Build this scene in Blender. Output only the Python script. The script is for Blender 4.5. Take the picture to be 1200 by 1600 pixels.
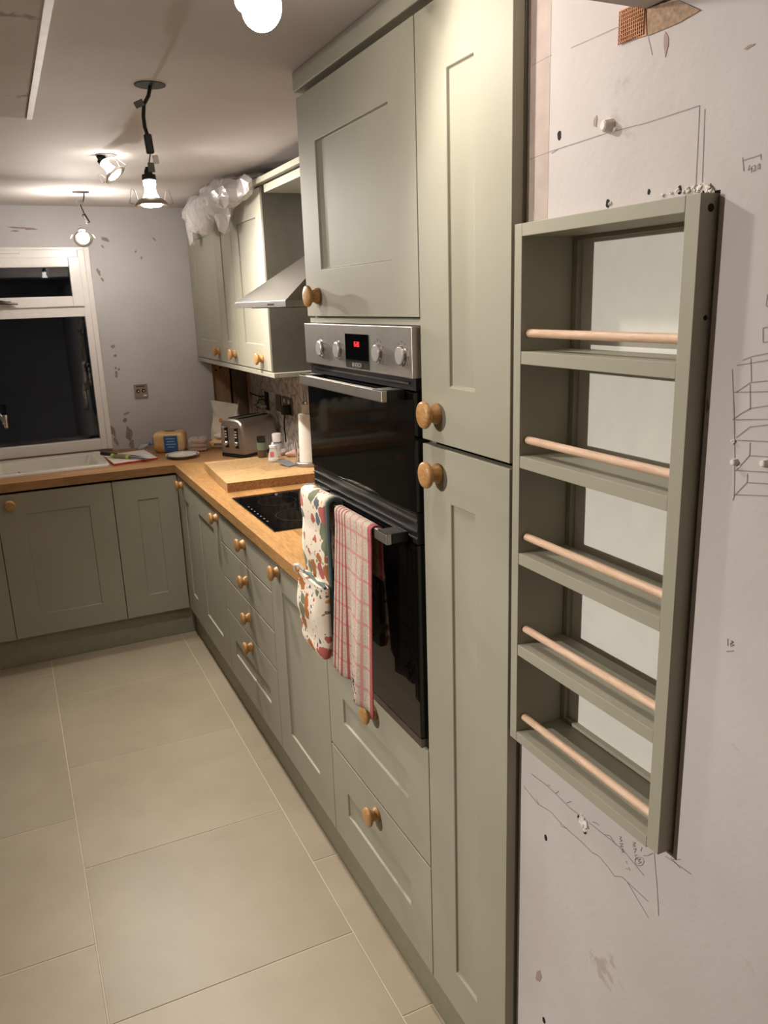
import bpy, bmesh, math, random
from mathutils import Vector, Matrix
random.seed(7)
sc = bpy.context.scene
for o in list(bpy.data.objects): bpy.data.objects.remove(o)
COL = sc.collection
# ------------------------------------------------------------------ camera
FPX, YAW, PIT, ROL, CH = 1239.03, -0.4343, -0.2610, -0.0340, 1.6713
cy_, sy_, cp_, sp_, cr_, sr_ = math.cos(YAW), math.sin(YAW), math.cos(PIT), math.sin(PIT), math.cos(ROL), math.sin(ROL)
FW = Vector((-sy_*cp_, cy_*cp_, sp_)); RT0 = Vector((cy_, sy_, 0)); UP0 = RT0.cross(FW)
RT = cr_*RT0 + sr_*UP0; UPV = -sr_*RT0 + cr_*UP0
CAM = Vector((0, 0, CH))
cam = bpy.data.cameras.new('camera'); camo = bpy.data.objects.new('camera', cam); COL.objects.link(camo)
cam.sensor_fit = 'VERTICAL'; cam.sensor_height = 36.0; cam.sensor_width = 27.0
cam.lens = FPX/1600*36.0; cam.clip_start = 0.02
camo.matrix_world = Matrix(((RT.x, UPV.x, -FW.x, CAM.x), (RT.y, UPV.y, -FW.y, CAM.y), (RT.z, UPV.z, -FW.z, CAM.z), (0, 0, 0, 1)))
sc.camera = camo
def un(u, v, ax, val):
    """photo pixel -> point on the plane ax=val"""
    d = RT*((u-600)/FPX) - UPV*((v-800)/FPX) + FW
    k = 'xyz'.index(ax); t = (val-CAM[k])/d[k]
    return CAM + d*t
# ------------------------------------------------------------------ world, exposure
w = bpy.data.worlds.new('night'); sc.world = w; w.use_nodes = True
w.node_tree.nodes['Background'].inputs[0].default_value = (0.004, 0.005, 0.009, 1)
w.node_tree.nodes['Background'].inputs[1].default_value = 0.2
sc.view_settings.view_transform = 'Standard'; sc.view_settings.look = 'None'
sc.view_settings.gamma = 1.0; sc.view_settings.use_curve_mapping = False
sc.view_settings.exposure = 0.85
SPOT_W = (16.0, 74.0, 50.0, 7.5); ROOM_W = 148.0; GLOW_E = (5.0, 24.0, 240.0, 8.0)
LAMP_COL = (1.0, 0.93, 0.845)
# ------------------------------------------------------------------ helpers
ORI = {}
class MB:
    def __init__(s): s.v = []; s.f = []; s.uv = None
    def add(s, vs, fs):
        n = len(s.v); s.v += [Vector(p) for p in vs]; s.f += [tuple(i+n for i in f) for f in fs]; return s
    def box(s, x0, x1, y0, y1, z0, z1):
        return s.add([(x0,y0,z0),(x1,y0,z0),(x1,y1,z0),(x0,y1,z0),(x0,y0,z1),(x1,y0,z1),(x1,y1,z1),(x0,y1,z1)],
            [(0,3,2,1),(4,5,6,7),(0,1,5,4),(1,2,6,5),(2,3,7,6),(3,0,4,7)])
    def obox(s, c, ax, ay, az, hx, hy, hz):
        c = Vector(c); vs = []
        for k in (-1, 1):
            for i, j in ((-1,-1),(1,-1),(1,1),(-1,1)): vs.append(c + ax*hx*i + ay*hy*j + az*hz*k)
        return s.add(vs, [(0,3,2,1),(4,5,6,7),(0,1,5,4),(1,2,6,5),(2,3,7,6),(3,0,4,7)])
    def lathe(s, o, d, prof, n=20, up=None):
        """prof: (distance along d, radius)"""
        o = Vector(o); d = Vector(d).normalized()
        a = Vector((0,0,1)) if abs(d.z) < .9 else Vector((1,0,0))
        u = d.cross(a).normalized(); v = d.cross(u)
        vs = []; fs = []
        for (t, r) in prof:
            for k in range(n):
                th = 2*math.pi*k/n; vs.append(o + d*t + (u*math.cos(th)+v*math.sin(th))*max(r, 1e-5))
        for i in range(len(prof)-1):
            for k in range(n): fs.append((i*n+k, i*n+(k+1)%n, (i+1)*n+(k+1)%n, (i+1)*n+k))
        fs.append(tuple(range(n))[::-1]); fs.append(tuple((len(prof)-1)*n+k for k in range(n)))
        return s.add(vs, fs)
    def cyl(s, p0, p1, r0, r1=None, n=16):
        p0 = Vector(p0); p1 = Vector(p1); L = (p1-p0).length
        return s.lathe(p0, p1-p0, [(0, r0), (L, r0 if r1 is None else r1)], n)
    def tube(s, pts, r, n=8):
        pts = [Vector(p) for p in pts]; rs = r if isinstance(r, (list, tuple)) else [r]*len(pts)
        vs = []; fs = []; u = None
        for i, p in enumerate(pts):
            d = (pts[min(i+1, len(pts)-1)] - pts[max(i-1, 0)]).normalized()
            if u is None:
                a = Vector((0,0,1)) if abs(d.z) < .9 else Vector((1,0,0)); u = d.cross(a).normalized()
            u = (u - d*u.dot(d)).normalized(); v = d.cross(u)
            for k in range(n):
                th = 2*math.pi*k/n; vs.append(p + (u*math.cos(th)+v*math.sin(th))*rs[i])
        for i in range(len(pts)-1):
            for k in range(n): fs.append((i*n+k, i*n+(k+1)%n, (i+1)*n+(k+1)%n, (i+1)*n+k))
        fs.append(tuple(range(n))[::-1]); fs.append(tuple((len(pts)-1)*n+k for k in range(n)))
        return s.add(vs, fs)
    def prism(s, poly, off):
        """extrude a planar polygon (list of 3d points) by off"""
        n = len(poly); off = Vector(off); p = [Vector(q) for q in poly]
        return s.add(p + [q+off for q in p], [tuple(range(n))[::-1], tuple(range(n, 2*n))] + [(i, (i+1)%n, n+(i+1)%n, n+i) for i in range(n)])
    def build(s, name, mat, parent=None, smooth=False, bevel=0, seg=2, base=None, angle=35):
        if parent is not None: o0 = ORI[parent]
        else:
            xs = [p.x for p in s.v]; ys = [p.y for p in s.v]; zs = [p.z for p in s.v]
            o0 = Vector(((min(xs)+max(xs))/2, (min(ys)+max(ys))/2, min(zs))) if base is None else Vector(base)
        me = bpy.data.meshes.new(name)
        me.from_pydata([p-o0 for p in s.v], [], s.f); me.validate(); me.update()
        bm = bmesh.new(); bm.from_mesh(me); bmesh.ops.recalc_face_normals(bm, faces=bm.faces); bm.to_mesh(me); bm.free()
        ob = bpy.data.objects.new(name, me); COL.objects.link(ob); ORI[ob] = o0
        if parent is not None: ob.parent = parent
        else: ob.location = o0
        for m in (mat if isinstance(mat, (list, tuple)) else [mat]): me.materials.append(m)
        if smooth:
            for p in me.polygons: p.use_smooth = True
            me.set_sharp_from_angle(angle=math.radians(angle))
        if bevel:
            b = ob.modifiers.new('bevel', 'BEVEL'); b.width = bevel; b.segments = seg; b.limit_method = 'ANGLE'; b.angle_limit = math.radians(40)
        return ob
def B(x0, x1, y0, y1, z0, z1): return MB().box(x0, x1, y0, y1, z0, z1)
def tag(o, label, cat, group=None):
    o['label'] = label; o['category'] = cat
    if group: o['group'] = group
    return o
def thing(name, loc, label, cat, group=None):
    o = bpy.data.objects.new(name, None); COL.objects.link(o); o.location = loc; o.empty_display_size = .05
    ORI[o] = Vector(loc); return tag(o, label, cat, group)
def struct(o): o['kind'] = 'structure'; return o
# ------------------------------------------------------------------ materials
def srgb(r, g, b):
    f = lambda c: (c/255/12.92) if c/255 <= .04045 else ((c/255+.055)/1.055)**2.4
    return (f(r), f(g), f(b), 1)
class M:
    def __init__(s, name, col=(.8,.8,.8,1), rough=.5, metal=0, spec=.5, **kw):
        s.m = bpy.data.materials.new(name); s.m.use_nodes = True; s.n = s.m.node_tree.nodes; s.l = s.m.node_tree.links
        s.p = s.n['Principled BSDF']; i = s.p.inputs
        i['Base Color'].default_value = col; i['Roughness'].default_value = rough; i['Metallic'].default_value = metal
        i['Specular IOR Level'].default_value = spec
        for k, v in kw.items(): i[k.replace('_', ' ')].default_value = v
    def nd(s, t, **kw):
        n = s.n.new(t)
        for k, v in kw.items(): setattr(n, k, v)
        return n
    def co(s, kind='Object', scale=(1,1,1), rot=(0,0,0)):
        t = s.nd('ShaderNodeTexCoord'); mp = s.nd('ShaderNodeMapping'); mp.inputs['Scale'].default_value = scale; mp.inputs['Rotation'].default_value = rot
        s.l.new(t.outputs[kind], mp.inputs[0]); return mp.outputs[0]
    def noise(s, vec, scale=5, detail=4, rough=.5, dist=0):
        n = s.nd('ShaderNodeTexNoise'); n.inputs['Scale'].default_value = scale; n.inputs['Detail'].default_value = detail
        n.inputs['Roughness'].default_value = rough; n.inputs['Distortion'].default_value = dist; s.l.new(vec, n.inputs['Vector']); return n.outputs['Fac']
    def ramp(s, fac, stops):
        r = s.nd('ShaderNodeValToRGB'); e = r.color_ramp.elements
        while len(e) < len(stops): e.new(.5)
        for k, (p, c) in enumerate(stops): e[k].position = p; e[k].color = c
        s.l.new(fac, r.inputs[0]); return r.outputs[0]
    def mix(s, fac, a, b):
        n = s.nd('ShaderNodeMix', data_type='RGBA')
        for k, v in ((0, fac), (6, a), (7, b)):
            if hasattr(v, 'is_linked'): s.l.new(v, n.inputs[k])
            else: n.inputs[k].default_value = v
        return n.outputs[2]
    def math(s, op, a, b=None, c=None):
        n = s.nd('ShaderNodeMath', operation=op)
        for k, v in enumerate((a, b, c)):
            if v is None: continue
            if hasattr(v, 'is_linked'): s.l.new(v, n.inputs[k])
            else: n.inputs[k].default_value = v
        return n.outputs[0]
    def color(s, sock): s.l.new(sock, s.p.inputs['Base Color']); return s
    def rough(s, sock): s.l.new(sock, s.p.inputs['Roughness']); return s
    def bump(s, h, strength=.2, dist=.002):
        b = s.nd('ShaderNodeBump'); b.inputs['Strength'].default_value = strength; b.inputs['Distance'].default_value = dist
        s.l.new(h, b.inputs['Height']); s.l.new(b.outputs[0], s.p.inputs['Normal']); return s
def plain(name, col, rough=.5, metal=0, spec=.5, var=.06, sc_=30, **kw):
    m = M(name, col, rough, metal, spec, **kw); v = m.co()
    f = m.noise(v, sc_, 3)
    lo = tuple(c*(1-var) for c in col[:3])+(1,); hi = tuple(min(1, c*(1+var)) for c in col[:3])+(1,)
    m.color(m.ramp(f, [(.3, lo), (.7, hi)])); return m.m
SAGE_C = srgb(160, 156, 139)
def sage():
    m = M('sage_paint', SAGE_C, .52, spec=.2); v = m.co()
    m.color(m.ramp(m.noise(v, 4, 4), [(.3, srgb(157,153,136)), (.7, srgb(163,159,143))]))
    m.bump(m.noise(v, 260, 2), .12, .0006); return m.m
SAGE = sage()
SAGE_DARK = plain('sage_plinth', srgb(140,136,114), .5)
CARC = plain('carcass_board', srgb(120,116,100), .6)
def oakwood(name, a, b, c, grain=(1,1,1), staves=None, rough=.42):
    m = M(name, rough=rough, spec=.4); v = m.co(scale=grain)
    f = m.noise(v, 22, 6, .62, .6); col = m.ramp(f, [(.25, a), (.5, b), (.78, c)])
    if staves:
        br = m.nd('ShaderNodeTexBrick'); br.inputs['Scale'].default_value = 1; br.inputs['Mortar Size'].default_value = .0006
        br.inputs['Brick Width'].default_value = staves[0]; br.inputs['Row Height'].default_value = staves[1]
        br.inputs['Color1'].default_value = (.74,.72,.70,1); br.inputs['Color2'].default_value = (1.12,1.1,1.06,1); br.inputs['Mortar'].default_value = (.62,.56,.5,1)
        m.l.new(m.co(rot=staves[2]), br.inputs['Vector'])
        n = m.nd('ShaderNodeMix', data_type='RGBA', blend_type='MULTIPLY'); n.inputs[0].default_value = 1
        m.l.new(col, n.inputs[6]); m.l.new(br.outputs[0], n.inputs[7]); col = n.outputs[2]
    m.color(col); m.bump(f, .08, .0008); return m.m
OAK_A, OAK_B, OAK_C = srgb(148,104,60), srgb(182,138,86), srgb(204,164,110)
WT_Y = oakwood('oak_worktop_long', OAK_A, OAK_B, OAK_C, (9,1,9), (.55,.045,(0,0,math.pi/2)), .36)
WT_X = oakwood('oak_worktop_cross', srgb(134,96,62), srgb(166,124,82), srgb(188,148,104), (1,9,9), (.55,.045,(0,0,0)), .36)
KNOB = oakwood('oak_knob', srgb(148,104,60), srgb(180,134,82), srgb(198,154,104), (1,3,11), None, .38)
BOARD = oakwood('chopping_board_oak', srgb(138,104,68), srgb(190,154,108), srgb(210,178,134), (2.2,7,2), (.6,.11,(0,0,0)), .55)
BOARD_END = oakwood('board_end_grain', srgb(88,56,30), srgb(150,104,62), srgb(178,130,84), (6,6,6), None, .6)
BEECH = oakwood('beech_dowel', srgb(196,158,128), srgb(218,184,156), srgb(230,202,178), (8,1,8), None, .5)
TIMBER = oakwood('stud_timber', srgb(140,108,80), srgb(164,130,100), srgb(178,144,114), (6,6,.8), None, .8)
TIMBER_D = oakwood('old_stud_timber', srgb(104,90,78), srgb(126,110,96), srgb(140,122,108), (6,6,.8), None, .85)
def plaster(name, base, dark, patch, thr=.70):
    m = M(name, rough=.82, spec=.25); v = m.co()
    big = m.noise(v, 2.2, 5, .55); col = m.ramp(big, [(.3, dark), (.62, base)])
    fine = m.noise(v, 9, 6, .6, .4)
    n = m.nd('ShaderNodeMapRange'); n.inputs['From Min'].default_value = thr; n.inputs['From Max'].default_value = thr+.04
    m.l.new(fine, n.inputs[0]); col = m.mix(n.outputs[0], col, patch)
    m.color(col); m.bump(m.math('ADD', m.noise(v, 70, 5), m.math('MULTIPLY', fine, 2.0)), .25, .002); return m.m
PLASTER = plaster('patched_plaster_wall', srgb(202,195,192), srgb(190,181,177), srgb(180,168,162), .66)
PLASTER_B = plaster('skimmed_back_wall', srgb(198,195,195), srgb(188,184,184), srgb(180,174,172), .74)
CEIL = plaster('skimmed_ceiling', srgb(198,190,186), srgb(190,181,176), srgb(184,172,164), .8)
RAW = plain('bare_plaster', srgb(168,148,138), .9, var=.12)
CHIP = plain('flaked_plaster', srgb(150,134,124), .9, var=.2)
CRUMB = plain('crumbled_plaster', srgb(222,214,206), .9, var=.1)
HOLE = plain('dark_hole', srgb(26,22,20), .9)
PENCIL = plain('pencil_graphite', srgb(134,124,120), .6, var=.2)
def tilemat():
    m = M('beige_porcelain_tile', rough=.42, spec=.4); t = m.nd('ShaderNodeObjectInfo'); v = m.co()
    f = m.noise(v, 3.0, 6, .6); col = m.ramp(f, [(.3, srgb(152,139,118)), (.7, srgb(166,153,132))])
    hs = m.nd('ShaderNodeHueSaturation'); m.l.new(col, hs.inputs['Color'])
    r = m.nd('ShaderNodeMapRange'); r.inputs['To Min'].default_value = .95; r.inputs['To Max'].default_value = 1.05
    m.l.new(t.outputs['Random'], r.inputs[0]); m.l.new(r.outputs[0], hs.inputs['Value'])
    sp = m.noise(v, 90, 2); mr = m.nd('ShaderNodeMapRange'); mr.inputs['From Min'].default_value = .74; mr.inputs['From Max'].default_value = .78; mr.inputs['To Max'].default_value = .25
    m.l.new(sp, mr.inputs[0]); m.color(m.mix(mr.outputs[0], hs.outputs[0], srgb(132,118,100)))
    m.bump(m.noise(v, 45, 4), .1, .001); return m.m
TILE = tilemat()
GROUT = plain('pale_grout', srgb(196,183,162), .9)
STEEL = plain('brushed_steel', srgb(184,177,168), .42, 1, var=.05)
HOODSTEEL = plain('hood_steel', srgb(150,145,139), .36, 1, var=.04)
SATIN = plain('satin_metal', srgb(206,202,196), .38, .6, var=.02)
STEEL_D = plain('dull_steel', srgb(120,116,112), .32, 1, var=.08)
CHROME = plain('chrome', srgb(210,208,204), .12, 1, var=.02)
BLACKGLASS = plain('black_glass', srgb(10,10,11), .05, 0, .55, var=0)
BLACKPL = plain('black_plastic', srgb(20,20,22), .4)
GREYPL = plain('grey_plastic', srgb(108,106,102), .5)
WHITEPL = plain('white_upvc', srgb(236,230,226), .30, var=.02)
CERAMIC = plain('white_ceramic', srgb(226,220,208), .16, var=.02)
WHITEBACK = plain('white_back_board', srgb(220,218,210), .55, var=.03)
def emit(name, col, e):
    m = M(name, col); m.p.inputs['Emission Color'].default_value = col; m.p.inputs['Emission Strength'].default_value = e
    v = m.co(); m.color(m.ramp(m.noise(v, 5), [(0, col), (1, col)])); return m.m
LENS = emit('lit_lens', (1, .95, .88, 1), 40)
RED7 = emit('red_led', (1, .03, .05, 1), .55)
def glassmat():
    m = M('window_glass'); n = m.n; n.remove(m.p)
    tr = m.nd('ShaderNodeBsdfTransparent'); tr.inputs[0].default_value = (.75,.78,.8,1)
    gl = m.nd('ShaderNodeBsdfGlossy'); gl.inputs['Roughness'].default_value = .012
    fr = m.nd('ShaderNodeFresnel'); fr.inputs[0].default_value = 1.62
    mx = m.nd('ShaderNodeMixShader'); out = [k for k in n if k.type == 'OUTPUT_MATERIAL'][0]
    m.l.new(fr.outputs[0], mx.inputs[0]); m.l.new(tr.outputs[0], mx.inputs[1]); m.l.new(gl.outputs[0], mx.inputs[2]); m.l.new(mx.outputs[0], out.inputs[0])
    return m.m
GLASS = glassmat()
def clear(name, tint, alpha, rough=.15):
    m = M(name, tint, rough, spec=.6); m.p.inputs['Alpha'].default_value = alpha
    v = m.co(); m.bump(m.noise(v, 30, 3), .2, .002); return m.m
def marble():
    m = M('marble_laminate', rough=.3, spec=.4); v = m.co()
    w_ = m.nd('ShaderNodeTexVoronoi', feature='DISTANCE_TO_EDGE'); w_.inputs['Scale'].default_value = 13
    nz = m.nd('ShaderNodeTexNoise'); nz.inputs['Scale'].default_value = 7; nz.inputs['Detail'].default_value = 5; m.l.new(v, nz.inputs['Vector'])
    ad = m.nd('ShaderNodeVectorMath', operation='ADD'); sc2 = m.nd('ShaderNodeVectorMath', operation='SCALE'); sc2.inputs['Scale'].default_value = .26
    m.l.new(nz.outputs['Color'], sc2.inputs[0]); m.l.new(v, ad.inputs[0]); m.l.new(sc2.outputs[0], ad.inputs[1]); m.l.new(ad.outputs[0], w_.inputs['Vector'])
    vein = m.ramp(w_.outputs['Distance'], [(0, srgb(134,130,128)), (.04, srgb(192,188,184)), (.12, srgb(228,224,218))])
    cloud = m.ramp(m.noise(v, 5, 5), [(.35, (.72,.71,.70,1)), (.6, (1,1,1,1))])
    n = m.nd('ShaderNodeMix', data_type='RGBA', blend_type='MULTIPLY'); n.inputs[0].default_value = .7
    m.l.new(vein, n.inputs[6]); m.l.new(cloud, n.inputs[7]); m.color(n.outputs[2]); return m.m
MARBLE = marble()
# ------------------------------------------------------------------ key planes (metres)
D = .703          # door fronts of the long run face -x
YB = 3.970        # door fronts of the window run face -y
ZB, ZT = .148, .862
WTB, WTT = .873, .913
WALLX, ALCX, WALLY = .728, 1.295, 4.600
CZ = 2.190
LX, RY = -2.75, -1.7
# ------------------------------------------------------------------ room shell
fl = struct(B(LX-.1, 1.5, RY-.1, 4.9, -.06, -.0015).build('floor', GROUT))
def tile(x0, x1, y0, y1):
    g = .0016; t = B(x0+g, x1-g, y0+g, y1-g, -.008, 0).build('tile', TILE, fl, bevel=.0012, seg=1)
    return t
PX = .642; PY = .6165
for ci, (x0, x1, yo) in enumerate(((.006-5*PX, .006-4*PX, 3.208), (.006-4*PX, .006-3*PX, 3.54), (.006-3*PX, .006-2*PX, 3.208), (.006-2*PX, .006-PX, 3.54), (.006-PX, .006, 3.208), (.006, .648, 3.540), (.648, 1.29, 3.24))):
    k = -9
    while yo + k*PY < 4.6:
        y0 = yo+k*PY; y1 = y0+PY
        if y1 > RY and not (ci == 6 and y1 < .9 and False):
            xx = min(x1, .74) if ci == 6 else x1
            if ci == 6 and y0 < 1.0: xx = min(x1, .728)
            tile(max(x0, LX), xx, max(y0, RY), min(y1, 4.02))
        k += 1
        if yo+k*PY > 4.0: break
struct(B(LX-.1, 1.5, RY-.1, 4.9, CZ, CZ+.08).build('ceiling', CEIL))
# back wall with the window opening and the stripped bay in the corner
WX0, WX1, WZ0, WZ1 = -.78, .482, .925, 1.990
wb = MB().box(LX-.1, WX0, WALLY, WALLY+.2, 0, CZ).box(WX1, 1.075, WALLY, WALLY+.2, 0, CZ).box(WX0, WX1, WALLY, WALLY+.2, WZ1, CZ).box(WX0, WX1, WALLY, WALLY+.2, 0, WZ0)
wb.box(1.075, 1.5, WALLY, WALLY+.2, 1.5, CZ).box(1.075, 1.5, WALLY+.10, WALLY+.2, 0, 1.5)
wb = struct(wb.build('wall_back', PLASTER_B))
struct(B(LX-.1, LX, RY, WALLY, 0, CZ).build('wall_left', PLASTER_B))
struct(B(LX, 1.5, RY-.1, RY, 0, CZ).build('wall_front', PLASTER_B))
struct(B(ALCX, 1.5, 1.036, WALLY, 0, CZ).build('wall_alcove', PLASTER_B))
RK_Y0, RK_Y1, RK_Z0, RK_Z1 = .678, 1.029, .933, 1.772
wr = MB().box(WALLX, 1.5, RY, RK_Y0-.004, 0, CZ).box(WALLX, 1.5, RK_Y0-.004, 1.034, 0, RK_Z0-.003).box(WALLX, 1.5, RK_Y0-.004, 1.034, RK_Z1+.003, CZ).box(.83, 1.5, RK_Y0-.004, 1.034, RK_Z0-.003, RK_Z1+.003)
wr = struct(wr.build('wall_right', PLASTER))
# downstand beam over the camera, boxed-in bulkhead by the window side
struct(B(LX, WALLX-.001, .30, .802, 1.985, CZ-.001).build('trim_1', PLASTER, bevel=.004))
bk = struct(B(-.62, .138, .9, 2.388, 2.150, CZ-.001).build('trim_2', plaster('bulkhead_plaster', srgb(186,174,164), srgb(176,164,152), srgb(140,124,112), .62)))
B(.1385, .152, .9, 2.390, 2.147, CZ-.001).build('corner_bead', plain('zinc_corner_bead', srgb(216,208,200), .5), bk)
# ------------------------------------------------------------------ lamps
def gu10(hole, pts, lens, axis, cable_r, label, watt, box=None, extra=True, cone=(142, .9), glow=20.0, bezel=True, kk=1.0, lens_e=40.0):
    """hole: ceiling point, pts: cable path, lens: lens centre, axis: pointing direction"""
    axis = Vector(axis).normalized(); lens = Vector(lens)
    t = thing('dangling_downlight', (hole[0], hole[1], CZ), label, 'light', 'unfitted downlights hanging from the ceiling')
    MB().lathe((hole[0], hole[1], CZ-.0005), (0,0,-1), [(0,.037),(.0015,.037)], 28).build('ceiling_hole', plain('ceiling_void', srgb(52,48,46), .9), t)
    MB().tube(pts, cable_r, 8).build('cable', BLACKPL, t, smooth=True)
    base = lens - axis*.078
    MB().lathe(base, axis, [(-.012,.006),(-.004,.0095),(.004,.0100),(.006,.0165),(.017,.0175),(.019,.015)], 20).build('lamp_holder', BLACKPL, t, smooth=True)
    bulb = MB().lathe(base, axis, [(.019,.0155*kk),(.030,.0150*kk),(.034,.0128*kk),(.048,.0150*kk),(.060,.0205*kk),(.070,.0245*kk)], 24).build('bulb', emit('lit_reflector', (1, .94, .86, 1), glow), t, smooth=True)
    MB().lathe(lens-axis*.0045, axis, [(0,.0245*kk),(.003,.0245*kk),(.005,.022*kk)], 28).build('lens', LENS, bulb, smooth=True)
    ring = MB(); prof = [(-.016,.026),(-.014,.031),(-.004,.040),(-.001,.041),(.0005,.038),(-.003,.0265)]
    ring.lathe(lens, axis, prof, 32); ring.f = [f for f in ring.f if len(f) == 4]
    n = 32; k = len(prof)-1
    ring.f += [(k*n+i, k*n+(i+1)%n, (i+1)%n, i) for i in range(n)]
    if bezel: ring.build('bezel', STEEL, t, smooth=True)
    a = axis.cross(Vector((0,1,0))).normalized() if abs(axis.y) < .7 else axis.cross(Vector((0,0,1))).normalized()
    for s in ((-1, 1) if bezel else ()):
        p0 = lens + a*s*.032 - axis*.012
        MB().tube([p0, p0+a*s*.006-axis*.024, p0+a*s*.013-axis*.026, p0+a*s*.021+axis*.006, p0+a*s*.012+axis*.008], .0013, 6).build('spring_clip', STEEL, t, smooth=True)
    if box:
        bx = MB().obox(box[0], *box[1], .009, .008, .022).build('connector_box', BLACKPL, t, bevel=.003)
        if len(box) > 2: MB().obox(Vector(box[0])-box[1][1]*.0083-box[1][0]*.003, *box[1], .004, .0004, .016).build('rating_label', GREYPL, bx)
    if extra:
        p = pts[len(pts)//3]; MB().obox(Vector(p)+Vector((-.012,-.005,.0)), Vector((.9,0,.43)), Vector((0,1,0)), Vector((-.43,0,.9)), .011, .0035, .0075).build('terminal_block', GREYPL, t, bevel=.001)
    li = bpy.data.lights.new('downlight_beam', 'SPOT'); li.energy = watt; li.color = LAMP_COL; li.spot_size = math.radians(cone[0]); li.spot_blend = cone[1]; li.shadow_soft_size = .022
    lo = bpy.data.objects.new('downlight_beam', li); COL.objects.link(lo); lo.parent = t
    lo.location = lens + axis*.004 - ORI[t]; lo.rotation_euler = axis.to_track_quat('-Z', 'Y').to_euler()
    return t
ID = (Vector((1,0,0)), Vector((0,1,0)), Vector((0,0,1)))
def rotY(a):
    c, s = math.cos(a), math.sin(a); return (Vector((c,0,-s)), Vector((0,1,0)), Vector((s,0,c)))
t = gu10((.410,2.138), [(.412,2.138,CZ+.001),(.404,2.138,2.165),(.391,2.138,2.145),(.387,2.138,2.118),(.388,2.138,2.095),(.392,2.138,2.078)], (.3865,2.14,1.916), (.0,-.06,-1), .0046,
     'downlight hanging longest on its black cable, with a tag and spring clips', SPOT_W[0], ((.394,2.14,2.058), rotY(-.08)), glow=GLOW_E[0])
MB().tube([(.396,2.14,2.04),(.391,2.14,2.02),(.389,2.14,2.0),(.3865,2.14,1.99)], .0018, 6).build('lamp_lead', GREYPL, t, smooth=True)
MB().obox((.405,2.132,2.022), *rotY(-.15), .007,.001,.010).build('paper_tag', WHITEPL, t)
MB().obox((.393,2.134,2.004), *rotY(-.02), .008,.001,.011).build('care_tag', GREYPL, t)
gu10((.421,3.100), [(.405,3.10,CZ+.001),(.404,3.10,2.178),(.412,3.10,2.168)], (.444,3.09,2.122), (.56,-.28,-.78), .0035,
     'tilted downlight tucked close up under its hole in the ceiling', SPOT_W[1], None, False, glow=GLOW_E[1])
gu10((.421,4.056), [(.437,4.056,CZ+.001),(.432,4.056,2.165),(.424,4.056,2.145),(.413,4.056,2.136),(.421,4.056,2.11),(.427,4.056,2.09)], (.405,4.03,1.985), (-.06,-.82,-.56), .003,
     'glaring downlight hanging in front of the window head, turned toward the room', SPOT_W[2], ((.430,4.056,2.075), rotY(-.45), 1), glow=GLOW_E[2])
gu10((.44,1.36), [(.44,1.36,CZ+.001),(.436,1.362,2.178),(.432,1.362,2.170)], (.4265,1.290,2.100), (.16,-.86,-.48), .004,
     'dazzling bare spot bulb hanging close to the tall cupboard tops, turned on the rack', SPOT_W[3], None, False, (165, .5), GLOW_E[3], False, 1.3)
gu10((-1.92,1.91), [(-1.92,1.91,CZ+.001),(-1.93,1.91,2.16),(-1.96,1.915,2.12),(-1.985,1.92,2.08)], (-1.90,1.90,2.035), (2.6,-1.1,-1.35), .0035,
     'downlight hanging in the open side of the room, turned on the larder and rack', ROOM_W, None, False, (82, 1.0))
# ------------------------------------------------------------------ cabinet builders
def mapR(front): return lambda u, z, d: (front+d, u, z)          # long run: u = y, outward = -x
def mapB(front): return lambda u, z, d: (u, front+d, z)          # window run: u = x, outward = -y
def front_panel(mp, u0, u1, z0, z1, rect, name, parent, th=.020, g=.0016, rec=.006, mat=None):
    """slab with an optional recessed centre panel"""
    u0 += g; u1 -= g; z0 += g; z1 -= g; m = MB()
    if rect is None:
        vs = [mp(u, z, d) for d in (0, th) for (u, z) in ((u0,z0),(u1,z0),(u1,z1),(u0,z1))]
        m.add(vs, [(0,1,2,3),(4,7,6,5),(0,4,5,1),(1,5,6,2),(2,6,7,3),(3,7,4,0)])
    else:
        a0, a1, b0, b1 = rect; e = .0022
        O = [(u0,z0),(u1,z0),(u1,z1),(u0,z1)]; I = [(a0,b0),(a1,b0),(a1,b1),(a0,b1)]; J = [(a0+e,b0+e),(a1-e,b0+e),(a1-e,b1-e),(a0+e,b1-e)]
        vs = [mp(u,z,0) for u,z in O]+[mp(u,z,0) for u,z in I]+[mp(u,z,rec) for u,z in J]+[mp(u,z,th) for u,z in O]
        fs = []
        for k in range(4):
            j = (k+1) % 4; fs += [(k,j,4+j,4+k),(4+k,4+j,8+j,8+k),(k,12+k,12+j,j)]
        fs += [(8,9,10,11),(12,15,14,13)]
        m.add(vs, fs)
    return m.build(name, mat or SAGE, parent, bevel=.0014, seg=2)
KN = [(0,.0185),(.0015,.0195),(.006,.0185),(.011,.0150),(.016,.0142),(.020,.0175),(.0225,.0225),(.025,.0248),(.0285,.0252),(.0315,.0238),(.0335,.0195),(.0342,.012),(.0345,.0005)]
def knob(pos, out, parent):
    return MB().lathe(pos, out, KN, 24).build('knob', KNOB, parent, smooth=True, angle=60)
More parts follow.
